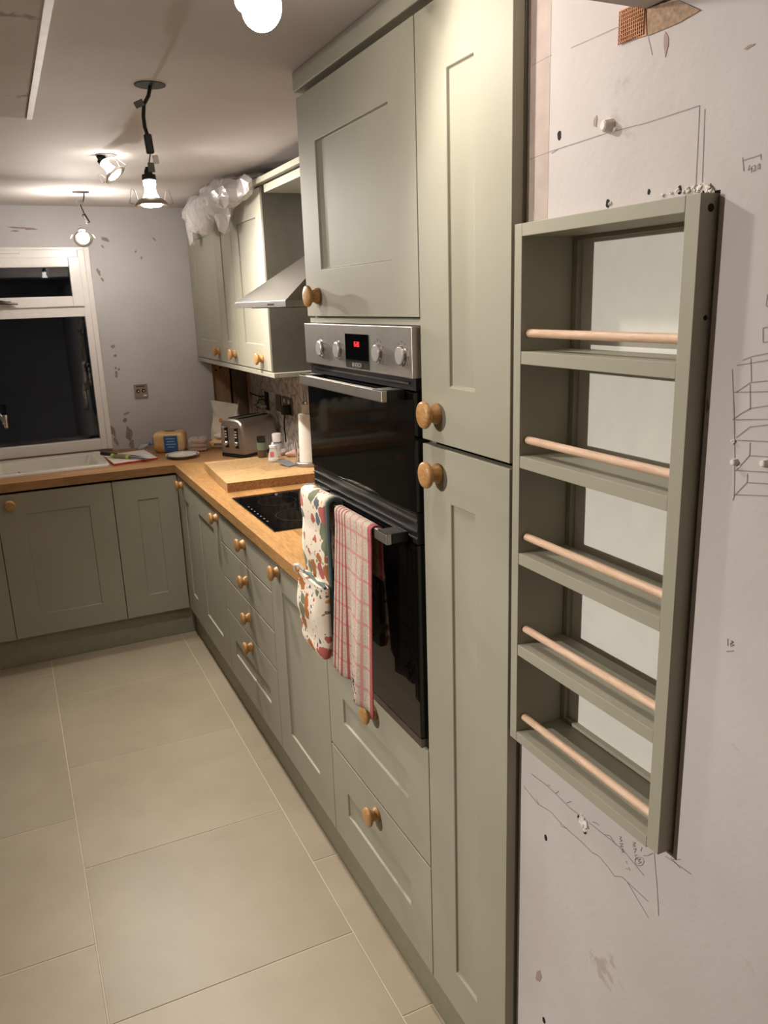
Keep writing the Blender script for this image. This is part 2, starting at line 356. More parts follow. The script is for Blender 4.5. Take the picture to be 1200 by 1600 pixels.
def carcass(parent, x0, x1, y0, y1, z0, z1, openf, t=.018, mat=None):
    m = MB()
    if openf == 'x':
        m.box(x0,x1,y0,y0+t,z0,z1).box(x0,x1,y1-t,y1,z0,z1).box(x1-t,x1,y0+t,y1-t,z0,z1)
        m.box(x0,x1-t,y0+t,y1-t,z0,z0+t).box(x0,x1-t,y0+t,y1-t,z1-t,z1)
    else:
        m.box(x0,x0+t,y0,y1,z0,z1).box(x1-t,x1,y0,y1,z0,z1).box(x0+t,x1-t,y1-t,y1,z0,z1)
        m.box(x0+t,x1-t,y0,y1-t,z0,z0+t).box(x0+t,x1-t,y0,y1-t,z1-t,z1)
    return m.build('carcass', mat or CARC, parent)
R = mapR(D); CF = D+.021
NX = (-1,0,0); NY = (0,-1,0)
yA, yB_, yC, yD, yE, yF = 1.331, 1.034, 1.931, 2.435, 3.116, 3.630
# tall larder
t = thing('tall_cabinet', (1.0, 1.18, ZB), 'full-height narrow sage green larder cupboard between the oven and the spice rack', 'cabinet')
carcass(t, CF, ALCX-.02, 1.037, yA-.0005, ZB, 2.125, 'x')
d = front_panel(R, yB_, yA, 1.412, 2.135, (1.140,1.224,1.519,2.027), 'door', t); knob((D,1.270,1.467), NX, d)
d = front_panel(R, yB_, yA, ZB, 1.406, (1.140,1.224,.254,1.305), 'door', t); knob((D,1.268,1.356), NX, d)
# oven housing
t = thing('oven_cabinet', (1.0, 1.63, ZB), 'tall sage green cabinet housing the double oven, with two drawers below', 'cabinet')
m = MB(); a, b = yA+.0005, yC-.0005
m.box(CF,ALCX-.02,a,a+.018,ZB,2.125).box(CF,ALCX-.02,b-.018,b,ZB,2.125).box(CF,ALCX-.02,a+.018,b-.018,2.107,2.125).box(CF,ALCX-.02,a+.018,b-.018,1.628,1.646).box(CF,ALCX-.02,a+.018,b-.018,.722,.740).box(CF,ALCX-.02,a+.018,b-.018,ZB,ZB+.018)
m.build('carcass', CARC, t)
MB().box(D+.006, CF, yA+.003, yC-.003, 1.6235, 1.6345).build('filler_strip', SAGE, t)
d = front_panel(R, yA, yC, 1.637, 2.135, (1.440,1.820,1.745,2.024), 'door', t); knob((D,1.848,1.686), NX, d)
d = front_panel(R, yA, yC, .4445, .737, (1.438,1.823,.557,.630), 'drawer', t); knob((D,1.6115,.694), NX, d)
d = front_panel(R, yA, yC, ZB, .4415, (1.438,1.823,.262,.336), 'drawer', t); knob((D,1.6175,.401), NX, d)
# base units of the long run
t = thing('base_cabinet', (1.0, 2.18, ZB), 'single-door sage green base cabinet between oven housing and drawer stack', 'cabinet')
carcass(t, CF, ALCX-.02, yC+.0005, yD-.0005, ZB, WTB-.002, 'x')
d = front_panel(R, yC, yD, ZB, ZT, (2.052,2.318,.263,.776), 'door', t); knob((D,2.338,.838), NX, d)
t = thing('drawer_cabinet', (1.0, 2.78, ZB), 'sage green four-drawer base cabinet under the hob', 'cabinet')
carcass(t, CF, ALCX-.02, yD+.0005, yE-.0005, ZB, .80, 'x')
for z0, z1, rc, kz, ky in ((.7395,ZT,None,.822,2.745), (.594,.7375,None,.680,2.745), (.4485,.592,None,.533,2.745), (ZB,.4465,(2.541,3.012,.272,.336),.410,2.752)):
    d = front_panel(R, yD, yE, z0, z1, rc, 'drawer', t); knob((D,ky,kz), NX, d)
t = thing('base_cabinet', (1.0, 3.37, ZB), 'single-door sage green base cabinet between drawer stack and corner doors', 'cabinet')
carcass(t, CF, ALCX-.02, yE+.0005, yF-.0005, ZB, WTB-.002, 'x')
d = front_panel(R, yE, yF, ZB, ZT, (3.236,3.526,.266,.76), 'door', t); knob((D,3.150,.828), NX, d)
t = thing('corner_cabinet', (1.0, 4.1, ZB), 'L-shaped sage green corner cabinet with two doors meeting at the inner corner', 'cabinet')
mm = MB(); mm.box(.392,.410,YB+.021,WALLY-.02,ZB,WTB-.002).box(.392,ALCX-.02,WALLY-.038,WALLY-.02,ZB,WTB-.002).box(ALCX-.038,ALCX-.02,yF+.0005,WALLY-.038,ZB,WTB-.002).box(CF,ALCX-.038,yF+.0005,yF+.0185,ZB,WTB-.002).box(CF,ALCX-.038,yF+.0185,WALLY-.038,ZB,ZB+.018)
mm.box(.410,CF,YB+.021,WALLY-.038,ZB,ZB+.018)
mm.build('carcass', CARC, t)
d = front_panel(R, yF, YB-.0005, ZB, ZT, (3.732,3.828,.270,.76), 'door', t); knob((D,3.845,.832), NX, d)
Bm = mapB(YB)
front_panel(Bm, .389, D-.001, ZB, ZT, (.502,.602,.257,.756), 'door', t)
# window run
t = thing('sink_cabinet', (.13, 4.28, ZB), 'sage green cabinet below the white sink, round knob at its top corner', 'cabinet')
carcass(t, -.128, .3885, YB+.021, WALLY-.02, ZB, .74, 'y')
d = front_panel(Bm, -.1285, .389, ZB, ZT, (-.010,.277,.255,.760), 'door', t); knob((-.068,YB,.812), NY, d)
t = thing('base_cabinet', (-.38, 4.28, ZB), 'sage green cabinet beside the sink cabinet, cut off at the picture edge', 'cabinet')
carcass(t, -.6275, -.129, YB+.021, WALLY-.02, ZB, WTB-.19, 'y')
d = front_panel(Bm, -.628, -.1285, ZB, ZT, (-.51,-.245,.255,.760), 'door', t); knob((-.565,YB,.812), NY, d)
# plinths
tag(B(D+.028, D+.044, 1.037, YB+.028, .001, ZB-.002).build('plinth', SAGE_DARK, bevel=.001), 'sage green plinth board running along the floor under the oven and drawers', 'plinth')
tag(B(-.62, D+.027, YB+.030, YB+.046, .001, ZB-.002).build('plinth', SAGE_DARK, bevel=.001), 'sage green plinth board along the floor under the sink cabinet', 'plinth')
# ------------------------------------------------------------------ worktop (L shaped, one piece visually mitred by two staved lengths, hob and sink cut out)
HX0, HX1, HY0, HY1 = .757, 1.262, 2.535, 3.090
SX0, SX1, SY0, SY1 = -.62, .408, 4.105, 4.530
WF = D-.008
t = thing('worktop', (1.0, 4.2, WTB), 'L-shaped oak block worktop carrying the hob, sink and toaster', 'worktop')
m = MB(); x1 = ALCX-.013; i = .012
for bx in ((WF,x1,yC+.002,HY0+i), (WF,HX0+i,HY0+i,HY1-i), (HX1-i,x1,HY0+i,HY1-i), (WF,x1,HY1-i,YB-.010)): m.box(*bx, WTB, WTT)
m.build('long_length', WT_Y, t)
m = MB(); y1 = WALLY-.002; f = YB-.010
for bx in ((SX1-i,x1,f,y1), (-1.0,SX1-i,f,SY0+i), (-1.0,SX1-i,SY1-i,y1), (-1.0,SX0+i,SY0+i,SY1-i)): m.box(*bx, WTB, WTT)
m.build('cross_length', WT_X, t)
# ------------------------------------------------------------------ hob
t = thing('induction_hob', (1.0, 2.81, WTT), 'black glass hob set flush in the oak worktop below the hood', 'hob')
B(HX0, HX1, HY0, HY1, WTT+.0005, WTT+.0055).build('glass_top', BLACKGLASS, t, bevel=.002)
B(HX0+.014, HX1-.014, HY0+.014, HY1-.014, WTT-.045, WTT).build('body', BLACKPL, t)
for (a, b, r) in ((.91,2.70,.09),(.90,2.94,.075),(1.13,2.68,.075),(1.13,2.94,.09)):
    m = MB(); n = 36
    vs = [(a+math.cos(2*math.pi*k/n)*q, b+math.sin(2*math.pi*k/n)*q, WTT+.0057) for q in (r, r-.0015) for k in range(n)]
    m.add(vs, [(k, (k+1)%n, n+(k+1)%n, n+k) for k in range(n)]).build('cooking_zone', plain('zone_print', srgb(52,52,54), .3), t)
for k in range(7): B(.772, .777, 2.66+k*.04, 2.672+k*.04, WTT+.0055, WTT+.0059).build('touch_key', GREYPL, t)
# ------------------------------------------------------------------ double oven
OF = .690
t = thing('double_oven', (1.0, 1.63, .742), 'black glass and steel built-in double oven with towels on its lower handle', 'oven')
a, b = yA+.008, yC-.008
B(.726, 1.22, yA+.022, yC-.022, .7405, 1.6265).build('body', BLACKPL, t)
cp = B(OF, .7255, a, b, 1.526, 1.622).build('control_panel', STEEL, t, bevel=.0015)
for px, py in ((501.7,544),(528.7,546.5),(590.5,552),(628,556)):
    p = un(px, py, 'x', OF)
    dl = MB().lathe(p, NX, [(0,.0178),(.002,.0182),(.0065,.0172),(.0080,.0155),(.0083,.0005)], 28).build('dial', SATIN, cp, smooth=True, angle=30)
    MB().lathe(p, NX, [(0,.0195),(.0025,.0198),(.004,.0186)], 28).build('dial_rim', CHROME, dl, smooth=True)
    for k in range(9):
        th = math.radians(-130+k*32); q = Vector((OF-.0003, p.y-math.sin(th)*.0265, p.z+math.cos(th)*.0265))
        MB().box(OF-.0004, OF+.001, q.y-.0012, q.y+.0012, q.z-.0016, q.z+.0016).build('dial_mark', GREYPL, cp)
p0 = un(539,521,'x',OF); p1 = un(577,566,'x',OF); dy0, dy1 = p1.y, p0.y
dz1 = p0.z; dz0 = un(540,561,'x',OF).z
dis = B(OF-.0008, OF+.002, dy0, dy1, dz0, dz1).build('display', BLACKGLASS, t)
SEG = {'0':'abcdef','1':'bc','2':'abged','5':'afgcd',':':''}
def seven(chars, ycen, zcen, h, parent):
    wd = h*.52; st = h*.13; y = ycen + (len(chars)*wd*1.3)/2
    m = MB(); X = OF-.0014
    for c in chars:
        if c == ':':
            for dz in (-.18, .18): m.box(X, X+.0004, y-wd*.25-st/2, y-wd*.25+st/2, zcen+dz*h-st/2, zcen+dz*h+st/2)
            y -= wd*.6; continue
        L, Rr = y, y-wd
        S = {'a':(L,Rr,zcen+h/2-st,zcen+h/2),'d':(L,Rr,zcen-h/2,zcen-h/2+st),'g':(L,Rr,zcen-st/2,zcen+st/2),'f':(L,L-st,zcen,zcen+h/2),'e':(L,L-st,zcen-h/2,zcen),'b':(Rr+st,Rr,zcen,zcen+h/2),'c':(Rr+st,Rr,zcen-h/2,zcen)}
        for q in SEG[c]:
            A = S[q]; m.box(X, X+.0004, A[1], A[0], A[2], A[3])
        y -= wd*1.3
    return m.build('clock_digits', RED7, parent)
seven('15:20', (dy0+dy1)/2-.002, dz0+(dz1-dz0)*.62, .0105, dis)
B(OF-.0012, OF+.001, dy0, dy1, dz0-.0022, dz0-.0004).build('display_trim', CHROME, t)
np_ = B(OF-.0008, OF+.001, dy0, dy1, dz0-.017, dz0-.0024).build('name_plate', STEEL_D, t)
def text_mesh(s, size, name, mat, parent, origin, ux, uz, extr=.0004):
    cu = bpy.data.curves.new(name, 'FONT'); cu.body = s; cu.size = size; cu.align_x = 'CENTER'; cu.align_y = 'CENTER'; cu.extrude = extr; cu.offset = size*.012
    tmp = bpy.data.objects.new(name, cu); COL.objects.link(tmp)
    dg = bpy.context.evaluated_depsgraph_get(); me = bpy.data.meshes.new_from_object(tmp.evaluated_get(dg)); bpy.data.objects.remove(tmp)
    ux = Vector(ux); uz = Vector(uz); un_ = ux.cross(uz)
    for v in me.vertices: v.co = Vector(origin) + ux*v.co.x + uz*v.co.y + un_*v.co.z - ORI[parent]
    o = bpy.data.objects.new(name, me); COL.objects.link(o); o.parent = parent; ORI[o] = ORI[parent]
    me.materials.clear(); me.materials.append(mat); return o
text_mesh('BOSCH', .0115, 'lettering', SATIN, np_, (OF-.0014, (dy0+dy1)/2-.006, dz0-.0097), (0,-1,0), (0,0,1))
MB().lathe((OF-.0009,(dy0+dy1)/2+.021,dz0-.0097), NX, [(0,.0046),(.0006,.0046)], 20).build('emblem', SATIN, np_)
B(.700, .7255, a+.006, b-.006, 1.502, 1.5255).build('vent_gap', BLACKPL, t)
B(.697, .7005, a+.03, b-.03, 1.513, 1.517).build('vent_louvre', STEEL_D, t)
ud = B(OF, .7255, a, b, 1.264, 1.500).build('upper_door', BLACKGLASS, t, bevel=.002)
B(OF+.004, .7255, a+.002, b-.002, 1.198, 1.2625).build('middle_vent', BLACKPL, t)
for z in (1.207, 1.222, 1.243, 1.2565): B(OF+.0015, OF+.005, a+.004, b-.004, z, z+.0035).build('vent_louvre', STEEL_D, t)
ld = B(OF, .7255, a, b, .766, 1.196).build('lower_door', BLACKGLASS, t, bevel=.002)
B(OF+.001, .7255, a, b, .744, .7645).build('bottom_trim', STEEL_D, t, bevel=.001)
for dr, zc in ((ud, 1.4965), (ld, 1.2115)):
    zc2 = zc-.003
    h = B(.640, .652, 1.372, 1.842, zc2-.0115, zc2+.0115).build('handle', STEEL, dr, bevel=.002)
    for y0 in (1.373, 1.801): B(.652, OF+.0002, y0, y0+.040, zc2-.0105, zc2+.0105).build('handle_bracket', BLACKPL, dr, bevel=.0015)
    for y0 in (1.373, 1.801): B(.640, .676, y0, y0+.040, zc2+.0106, zc2+.0124).build('handle_cap', STEEL_D, dr)
# ------------------------------------------------------------------ wall cabinets over the far worktop
UX = 1.0; UZ0, UZ1 = 1.397, 2.118; U = mapR(UX)
uy = [3.200, 3.700, 4.005, 4.597]
for k, (lab, pr_, ky) in enumerate((('sage wall cabinet next to the extractor hood, with a deep side panel', (3.300,3.583,1.505,2.012), 3.335),
                     ('narrowest sage wall cabinet, in the middle of the three', (3.808,3.893,1.503,2.012), 3.770),
                     ('sage wall cabinet touching the plastered window wall', (4.105,4.478,1.496,2.012), 4.080))):
    t = thing('wall_cabinet', (1.15, (uy[k]+uy[k+1])/2, UZ0), lab, 'cabinet')
    y0 = uy[k] + (.019 if k == 0 else .0005)
    carcass(t, UX+.021, ALCX-.001, y0, uy[k+1]-.0005, UZ0+.004, UZ1-.002, 'x', mat=CARC)
    d = front_panel(U, uy[k]+(.018 if k == 0 else 0), uy[k+1], UZ0, UZ1, pr_, 'door', t); knob((UX, ky, 1.447), NX, d)
    if k == 0: B(UX+.001, ALCX-.001, 3.200, 3.2185, UZ0-.002, UZ1+.002).build('end_panel', plain('graphite_end_panel', srgb(92,88,78), .25), t, bevel=.001)
tag(MB().box(UX-.002, UX+.018, 3.180, 4.597, 1.374, 1.3945).box(UX+.018, ALCX-.014, 3.180, 3.198, 1.374, 1.3945).build('light_rail', SAGE, bevel=.002), 'pale sage light rail strip under the wall cabinets', 'trim')
tag(MB().box(UX-.020, UX+.055, 3.16, 4.597, UZ1+.004, UZ1+.022).box(UX-.012, UX+.03, 3.16, 4.597, UZ1+.022, UZ1+.030).build('cornice', SAGE, bevel=.002), 'sage cornice strip on top of the wall cabinets', 'trim')
tag(MB().box(UX, ALCX-.001, yC+.001, 3.159, 2.088, 2.116).box(UX-.02, UX+.05, yC+.001, 3.159, 2.122, 2.142).box(UX+.03,UX+.05,yC+.001,3.159,2.116,2.122).build('bridging_panel', SAGE, bevel=.001), 'sage bridging panel with cornice above the extractor hood', 'panel')
tag(MB().box(D-.004, D+.030, 1.036, yC+.004, 2.147, CZ-.0008).box(D+.024,D+.029,1.036,yC-.002,2.1255,2.147).box(D+.029,D+.06,1.036,yC-.002,2.147,2.16).build('cornice', SAGE, bevel=.002), 'sage cornice strip on top of the oven housing and larder', 'trim')
# ------------------------------------------------------------------ extractor hood
t = thing('cooker_hood', (1.07, 2.81, 1.658), 'stainless steel chimney extractor hood above the hob', 'extractor hood')
hy0, hy1, hx0, hx1 = 2.505, 3.117, .840, ALCX-.002
rim = B(hx0, hx1, hy0, hy1, 1.660, 1.681).build('rim', HOODSTEEL, t, bevel=.001)
for k in range(5): MB().lathe((hx0, 2.635+k*.014, 1.6705), NX, [(0,.004),(.002,.0038),(.0025,.0005)], 12).build('button', CHROME, rim, smooth=True)
q0 = [(hx0+.001,hy0+.001,1.6815),(hx1,hy0+.001,1.6815),(hx1,hy1-.001,1.6815),(hx0+.001,hy1-.001,1.6815)]; q1 = [(1.10,2.70,1.86),(hx1,2.70,1.86),(hx1,2.92,1.86),(1.10,2.92,1.86)]
MB().add(q0+q1, [(0,3,2,1),(4,5,6,7),(0,1,5,4),(1,2,6,5),(2,3,7,6),(3,0,4,7)]).build('canopy', HOODSTEEL, t)
B(1.10, hx1, 2.70, 2.92, 1.8605, 2.086).build('chimney', HOODSTEEL, t, bevel=.001)
B(hx0+.05, hx1-.08, hy0+.05, hy1-.05, 1.6565, 1.6597).build('grease_filter', STEEL_D, t)
# ------------------------------------------------------------------ splashback and exposed studs
SPX = ALCX-.012
tag(B(SPX, ALCX-.0005, yC+.003, 4.555, WTT+.0005, 1.372).build('splashback', MARBLE), 'grey veined marble splashback panel behind the toaster', 'splashback')
for (x0, x1_, mt, y) in ((1.078,1.178,TIMBER,4.615), (1.192,1.292,TIMBER_D,4.625)):
    B(x0, x1_, y, y+.045, WTT+.002, 1.498).build('timber_stud', mt, wb, bevel=.002)
B(1.2755, 1.2945, 4.558, 4.5985, WTT+.001, 1.372).build('plaster_edge', plain('pink_plaster', srgb(196,160,136), .9), wb)
for yy, zz in ((1.100,1.372),(1.128,1.385)): MB().lathe((yy,4.6148,zz-.06), NY, [(0,.006),(.0006,.006)], 12).build('knot', HOLE, wb)
# ------------------------------------------------------------------ window
t = struct(bpy.data.objects.new('window_1', None)); COL.objects.link(t); ORI[t] = Vector((-.15, WALLY, WZ0)); t.location = ORI[t]
F0, F1 = WALLY-.018, WALLY+.05
m = MB(); gx = .422
m.box(gx, WX1-.001, F0, F1, WZ0+.001, WZ1-.001).box(WX0+.001, WX0+.06, F0, F1, WZ0+.001, WZ1-.001).box(WX0+.06, gx, F0, F1, 1.932, WZ1-.001).box(WX0+.06, gx, F0, F1, WZ0+.001, .985).box(WX0+.06, gx, F0, F1, 1.640, 1.700)
m.build('outer_frame', WHITEPL, t, bevel=.003)
B(WX1-.028, WX1-.002, F0-.012, F0-.0005, WZ0+.002, WZ1-.002).build('cover_trim', WHITEPL, t, bevel=.003)
B(WX0+.001, WX1-.0285, F0-.008, F0-.0005, 1.975, WZ1-.002).build('cover_trim', WHITEPL, t, bevel=.002)
m = MB(); s0 = F0-.014; s1 = F0+.03
m.box(.372, gx+.006, s0, s1, 1.692, 1.940).box(WX0+.054, WX0+.10, s0, s1, 1.692, 1.940).box(WX0+.10, .372, s0, s1, 1.890, 1.940).box(WX0+.10, .372, s0, s1, 1.692, 1.745)
sash = m.build('opening_sash', WHITEPL, t, bevel=.004)
B(WX0+.10, .372, WALLY+.004, WALLY+.010, 1.745, 1.890).build('pane', GLASS, t)
B(WX0+.06, gx, WALLY+.012, WALLY+.018, .985, 1.640).build('pane', GLASS, t)
B(WX0+.1, .150, F0-.010, F0-.0005, 1.957, 1.968).build('trickle_vent', WHITEPL, t, bevel=.004)
p = un(0,474,'y',s0); hb = MB()
B(-.005, .075, s0-.014, s0-.0003, 1.712, 1.728).build('handle_base', STEEL_D, sash, bevel=.003)
MB().tube([(.005,s0-.02,1.722),(.03,s0-.026,1.724),(.06,s0-.026,1.717),(.105,s0-.024,1.713)], [.008,.009,.0075,.005], 10).build('window_handle', STEEL_D, sash, smooth=True)
# ------------------------------------------------------------------ sink and tap
t = thing('sink', (-.1, 4.32, WTT), 'white ceramic inset sink with sloping drainer below the window', 'sink')
def loop(x0, x1, y0, y1, r, z, n=5):
    out = []
    for (cx, cy, a0) in ((x1-r,y1-r,0),(x0+r,y1-r,90),(x0+r,y0+r,180),(x1-r,y0+r,270)):
        for k in range(n+1):
            th = math.radians(a0+90*k/n); out.append(Vector((cx+r*math.cos(th), cy+r*math.sin(th), z)))
    return out
def rings(m, loops, close_last=True):
    n = len(loops[0]); b0 = len(m.v)
    for L in loops: m.v += L
    for i in range(len(loops)-1):
        for k in range(n): m.f.append((b0+i*n+k, b0+i*n+(k+1)%n, b0+(i+1)*n+(k+1)%n, b0+(i+1)*n+k))
    if close_last: m.f.append(tuple(b0+(len(loops)-1)*n+k for k in range(n)))
    return m
Z = WTT+.0005
m = MB()
def fl_(lp, x0, x1, y0, y1): return lp
outer = [loop(SX0,SX1,SY0,SY1,.02,Z), loop(SX0,SX1,SY0,SY1,.02,Z+.010), loop(SX0+.004,SX1-.004,SY0+.004,SY1-.004,.02,Z+.014)]
# rim with a long shallow drainer tray and, to its left, the bowl
b = rings(m, outer, False); n = len(outer[0])
inn = [loop(-.12,SX1-.045,SY0+.040,SY1-.055,.03,Z+.014), loop(-.115,SX1-.056,SY0+.050,SY1-.064,.03,Z+.010), loop(-.09,SX1-.095,SY0+.075,SY1-.085,.03,Z-.085)]
bowl = [loop(SX0+.05,-.15,SY0+.040,SY1-.055,.05,Z+.014), loop(SX0+.056,-.156,SY0+.046,SY1-.061,.05,Z+.008), loop(SX0+.075,-.18,SY0+.065,SY1-.08,.05,Z-.15)]
bm = bmesh.new()
ov = [bm.verts.new(p) for p in outer[2]]; iv = [bm.verts.new(p) for p in inn[0]]; bv = [bm.verts.new(p) for p in bowl[0]]
ed = []
for L in (ov, iv, bv):
    for k in range(len(L)): ed.append(bm.edges.new((L[k], L[(k+1)%len(L)])))
bmesh.ops.triangle_fill(bm, edges=ed, use_beauty=True, use_dissolve=False)
bm.verts.index_update(); m.add([v.co.copy() for v in bm.verts], [tuple(v.index for v in f.verts) for f in bm.faces]); bm.free()
rings(m, inn); rings(m, bowl)
m.build('basin', CERAMIC, t, smooth=True, angle=50)
p = un(30,737,'z',Z+.002); B(p.x-.006, p.x+.004, SY0+.022, SY0+.046, Z+.0125, Z+.0150).build('waste_slot', BLACKPL, t)
t = thing('mixer_tap', (-.17, 4.50, WTT+.015), 'curved chrome mixer tap spout at the edge of the window', 'tap')
MB().lathe((-.17,4.502,WTT+.0148), (0,0,1), [(0,.026),(.006,.026),(.010,.018),(.07,.017),(.075,.013)], 20).build('body', CHROME, t, smooth=True)
tip = un(8,652,'y',4.36); pts = [Vector((-.17,4.502,WTT+.08))]
for k in range(13):
    th = math.pi*k/12*.94; c = Vector((-.17,4.502,1.10)); e = Vector((tip.x, 4.36, 1.10)); mid = (c+e)/2; r = (e-c)/2
    pts.append(mid - r*math.cos(th) + Vector((0,0,.11))*math.sin(th))
pts.append(tip)
MB().tube(pts, .0105, 12).build('spout', CHROME, t, smooth=True)
MB().cyl(tip+Vector((0,0,.012)), tip-Vector((0,0,.006)), .013, .013, 16).build('aerator', CHROME, t, smooth=True)
MB().tube([(-.17,4.50,WTT+.06),(-.20,4.48,WTT+.065),(-.235,4.46,WTT+.085)], .005, 8).build('lever', CHROME, t, smooth=True)
# dish rack, seen as a reflection in the oven glass
t = thing('dish_rack', (-.40, 4.30, Z+.014), 'wooden dish rack of plates mirrored in the upper oven door', 'rack')
for z in (.03, .12): 
    for y in (4.16, 4.42): B(-.60, -.22, y-.008, y+.008, Z+.0145+z, Z+.0145+z+.022).build('rail', OAKR if False else KNOB, t)
for x in (-.59, -.23):
    for y in (4.16, 4.42): B(x-.008, x+.008, y-.0085, y+.0085, Z+.0145, Z+.185).build('post', KNOB, t)
for k in range(5):
    x = -.52+k*.065
    tag(MB().lathe((x,4.29,Z+.125), (1,0,.12), [(0,.05),(.002,.055),(.008,.095),(.010,.096),(.006,.05)], 24).build('dinner_plate', CERAMIC, smooth=True), 'white dinner plate standing in the dish rack, mirrored in the oven', 'plate', 'plates in the dish rack')
# ------------------------------------------------------------------ spice rack
t = thing('spice_rack', (.76, .853, RK_Z0), 'sage green open spice rack with wooden dowels, let into the bare wall', 'rack')
RF, RB = .704, .797; a, b = RK_Y0, RK_Y1; th = .0185
B(RF, RB, b-th, b, RK_Z0, RK_Z1).build('side', SAGE, t, bevel=.0008)
B(RF, RB, a, a+.0215, RK_Z0+.003, RK_Z1).build('side', SAGE, t, bevel=.0008)
ia, ib = a+.0218, b-th-.0003
B(RF, RB, ia, ib, RK_Z1-.0180, RK_Z1).build('top', SAGE, t, bevel=.0008)
B(RF, RB, ia, ib, RK_Z0, RK_Z0+.0175).build('bottom', SAGE, t, bevel=.0008)
tops = (1.112, 1.2715, 1.4300, 1.5900)
for z in tops: B(RF+.0005, RB, ia, ib, z-.0190, z).build('shelf', SAGE, t, bevel=.0008)
for z in (.976, 1.138, 1.297, 1.454, 1.616):
    MB().cyl((RF+.0145, ia+.0002, z), (RF+.0145, ib-.0002, z), .0062, n=16).build('dowel', BEECH, t, smooth=True)
B(RB+.0105, RB+.0165, a+.001, b-.001, RK_Z0+.001, RK_Z1-.001).build('back_panel', WHITEBACK, t)
m = MB(); x0, x1 = RB+.0003, RB+.0103
m.box(x0,x1,b-th-.010,b,RK_Z0+.001,RK_Z1-.001).box(x0,x1,a,a+.03,RK_Z0+.001,RK_Z1-.001).box(x0,x1,a+.03,b-th-.010,RK_Z1-.024,RK_Z1-.001).box(x0,x1,a+.03,b-th-.010,RK_Z0+.001,RK_Z0+.024)
m.build('back_frame', SAGE, t)
MB().lathe((.7195, a, 1.757), (0,-1,0), [(-.001,.0045),(.0004,.0045)], 12).build('screw_hole', HOLE, t)
MB().lathe((.7225, a, 1.640), (0,-1,0), [(-.001,.003),(.0004,.003)], 12).build('screw_hole', HOLE, t)
# ------------------------------------------------------------------ marks, fixings and damage on the right wall
WS = WALLX - .0004
def stroke(m, pix, wd=.0012):
    pts = [un(u, v, 'x', WS) for u, v in pix]
    for p, q in zip(pts[:-1], pts[1:]):
        d = (q-p); L = d.length
        if L < 1e-5: continue
        d /= L; nn = Vector((1,0,0)).cross(d)*wd/2
        m.add([p+nn, q+nn, q-nn, p-nn], [(0,1,2,3)])
m = MB()
for s in [[(828,249),(862,236),(948,208),(1010,192),(1093,165)], [(1093,165),(1087,290)], [(1101,170),(1097,285)], [(892,75),(975,38)], [(832,102),(862,86)], [(862,240),(872,233)],
          [(835,250),(834,330)], [(1012,57),(1019,86)],
          [(818,1228),(840,1256),(860,1268),(875,1285),(893,1302),(905,1312),(925,1332),(935,1337),(950,1355),(960,1369),(972,1370),(980,1378),(1013,1409)],
          [(830,1209),(855,1228),(868,1240),(890,1262),(907,1275),(930,1293),(955,1313),(975,1330),(1006,1368)], [(980,1378),(1000,1412),(1013,1434)],
          [(1022,1332),(1027,1390),(1029,1431)], [(1040,1338),(1060,1352),(1080,1366)], [(1048,1340),(1063,1357)], [(1050,1343),(1063,1343)],
          [(925,1284),(932,1286),(936,1290)], [(945,1304),(953,1306),(962,1320)], [(875,1287),(878,1292),(886,1294)], [(838,1248),(842,1258)], [(855,1226),(860,1228)], [(868,1240),(873,1236)], [(885,1255),(893,1252)],
          # sketched shelf unit
          [(1144,577),(1147,650),(1148,713),(1147,776),(1145,782)], [(1151,571),(1200,563)], [(1160,563),(1175,557),(1200,552)], [(1146,613),(1200,612)], [(1150,613),(1172,598),(1200,595)],
          [(1145,656),(1158,646),(1173,638),(1200,634)], [(1147,656),(1200,655)], [(1150,684),(1172,667),(1200,664)], [(1152,688),(1200,690)], [(1172,692),(1171,712),(1150,735)], [(1171,712),(1200,714)],
          [(1147,735),(1200,738)], [(1168,740),(1167,754),(1147,775)], [(1167,754),(1200,756)], [(1147,773),(1200,775)], [(1173,560),(1174,598)], [(1172,600),(1172,640)],
          [(1192,513),(1200,511)], [(1192,513),(1192,535),(1200,534)], [(1199,460),(1197,478),(1200,479)],
          # 420 with its dimension line
          [(1160,251),(1189,242)], [(1160,246),(1162,268)], [(1188,240),(1189,250)],
          [(1171,258),(1169,266),(1175,263)], [(1174,260),(1174,270)], [(1176,260),(1179,258),(1180,261),(1177,268),(1182,265)], [(1184,257),(1187,256),(1187,263),(1184,264),(1184,257)],
          # 18
          [(1137,998),(1137,1009)], [(1142,1001),(1146,1003),(1142,1006),(1147,1008),(1142,1010),(1141,1006),(1145,1003),(1142,1001)], [(1135,1018),(1147,1017)],
          # 323 and 375, written sideways
          [(967,1306),(971,1308),(968,1311),(972,1313),(969,1315)], [(968,1318),(973,1318),(969,1323),(974,1323)], [(970,1326),(974,1327),(971,1329),(975,1331),(971,1332)],
          [(988,1316),(993,1317),(989,1320),(993,1322),(989,1323)], [(989,1327),(994,1326),(991,1333)], [(996,1336),(992,1336),(993,1339),(996,1341),(992,1343)], [(1003,1324),(1001,1330)], [(1005,1337),(1012,1337),(1020,1333)],
          [(978,1345),(980,1350)], [(978,1357),(981,1358)], [(982,1355),(984,1360)]]:
    stroke(m, s, .0011)
c = [(999+7*math.cos(k*math.pi/7), 1346+7*math.sin(k*math.pi/7)) for k in range(15)]; stroke(m, c, .0010)
stroke(m, [(996,1343),(1001,1342),(997,1346),(1002,1347),(997,1350)], .001)
m.build('pencil_marks', PENCIL, wr)
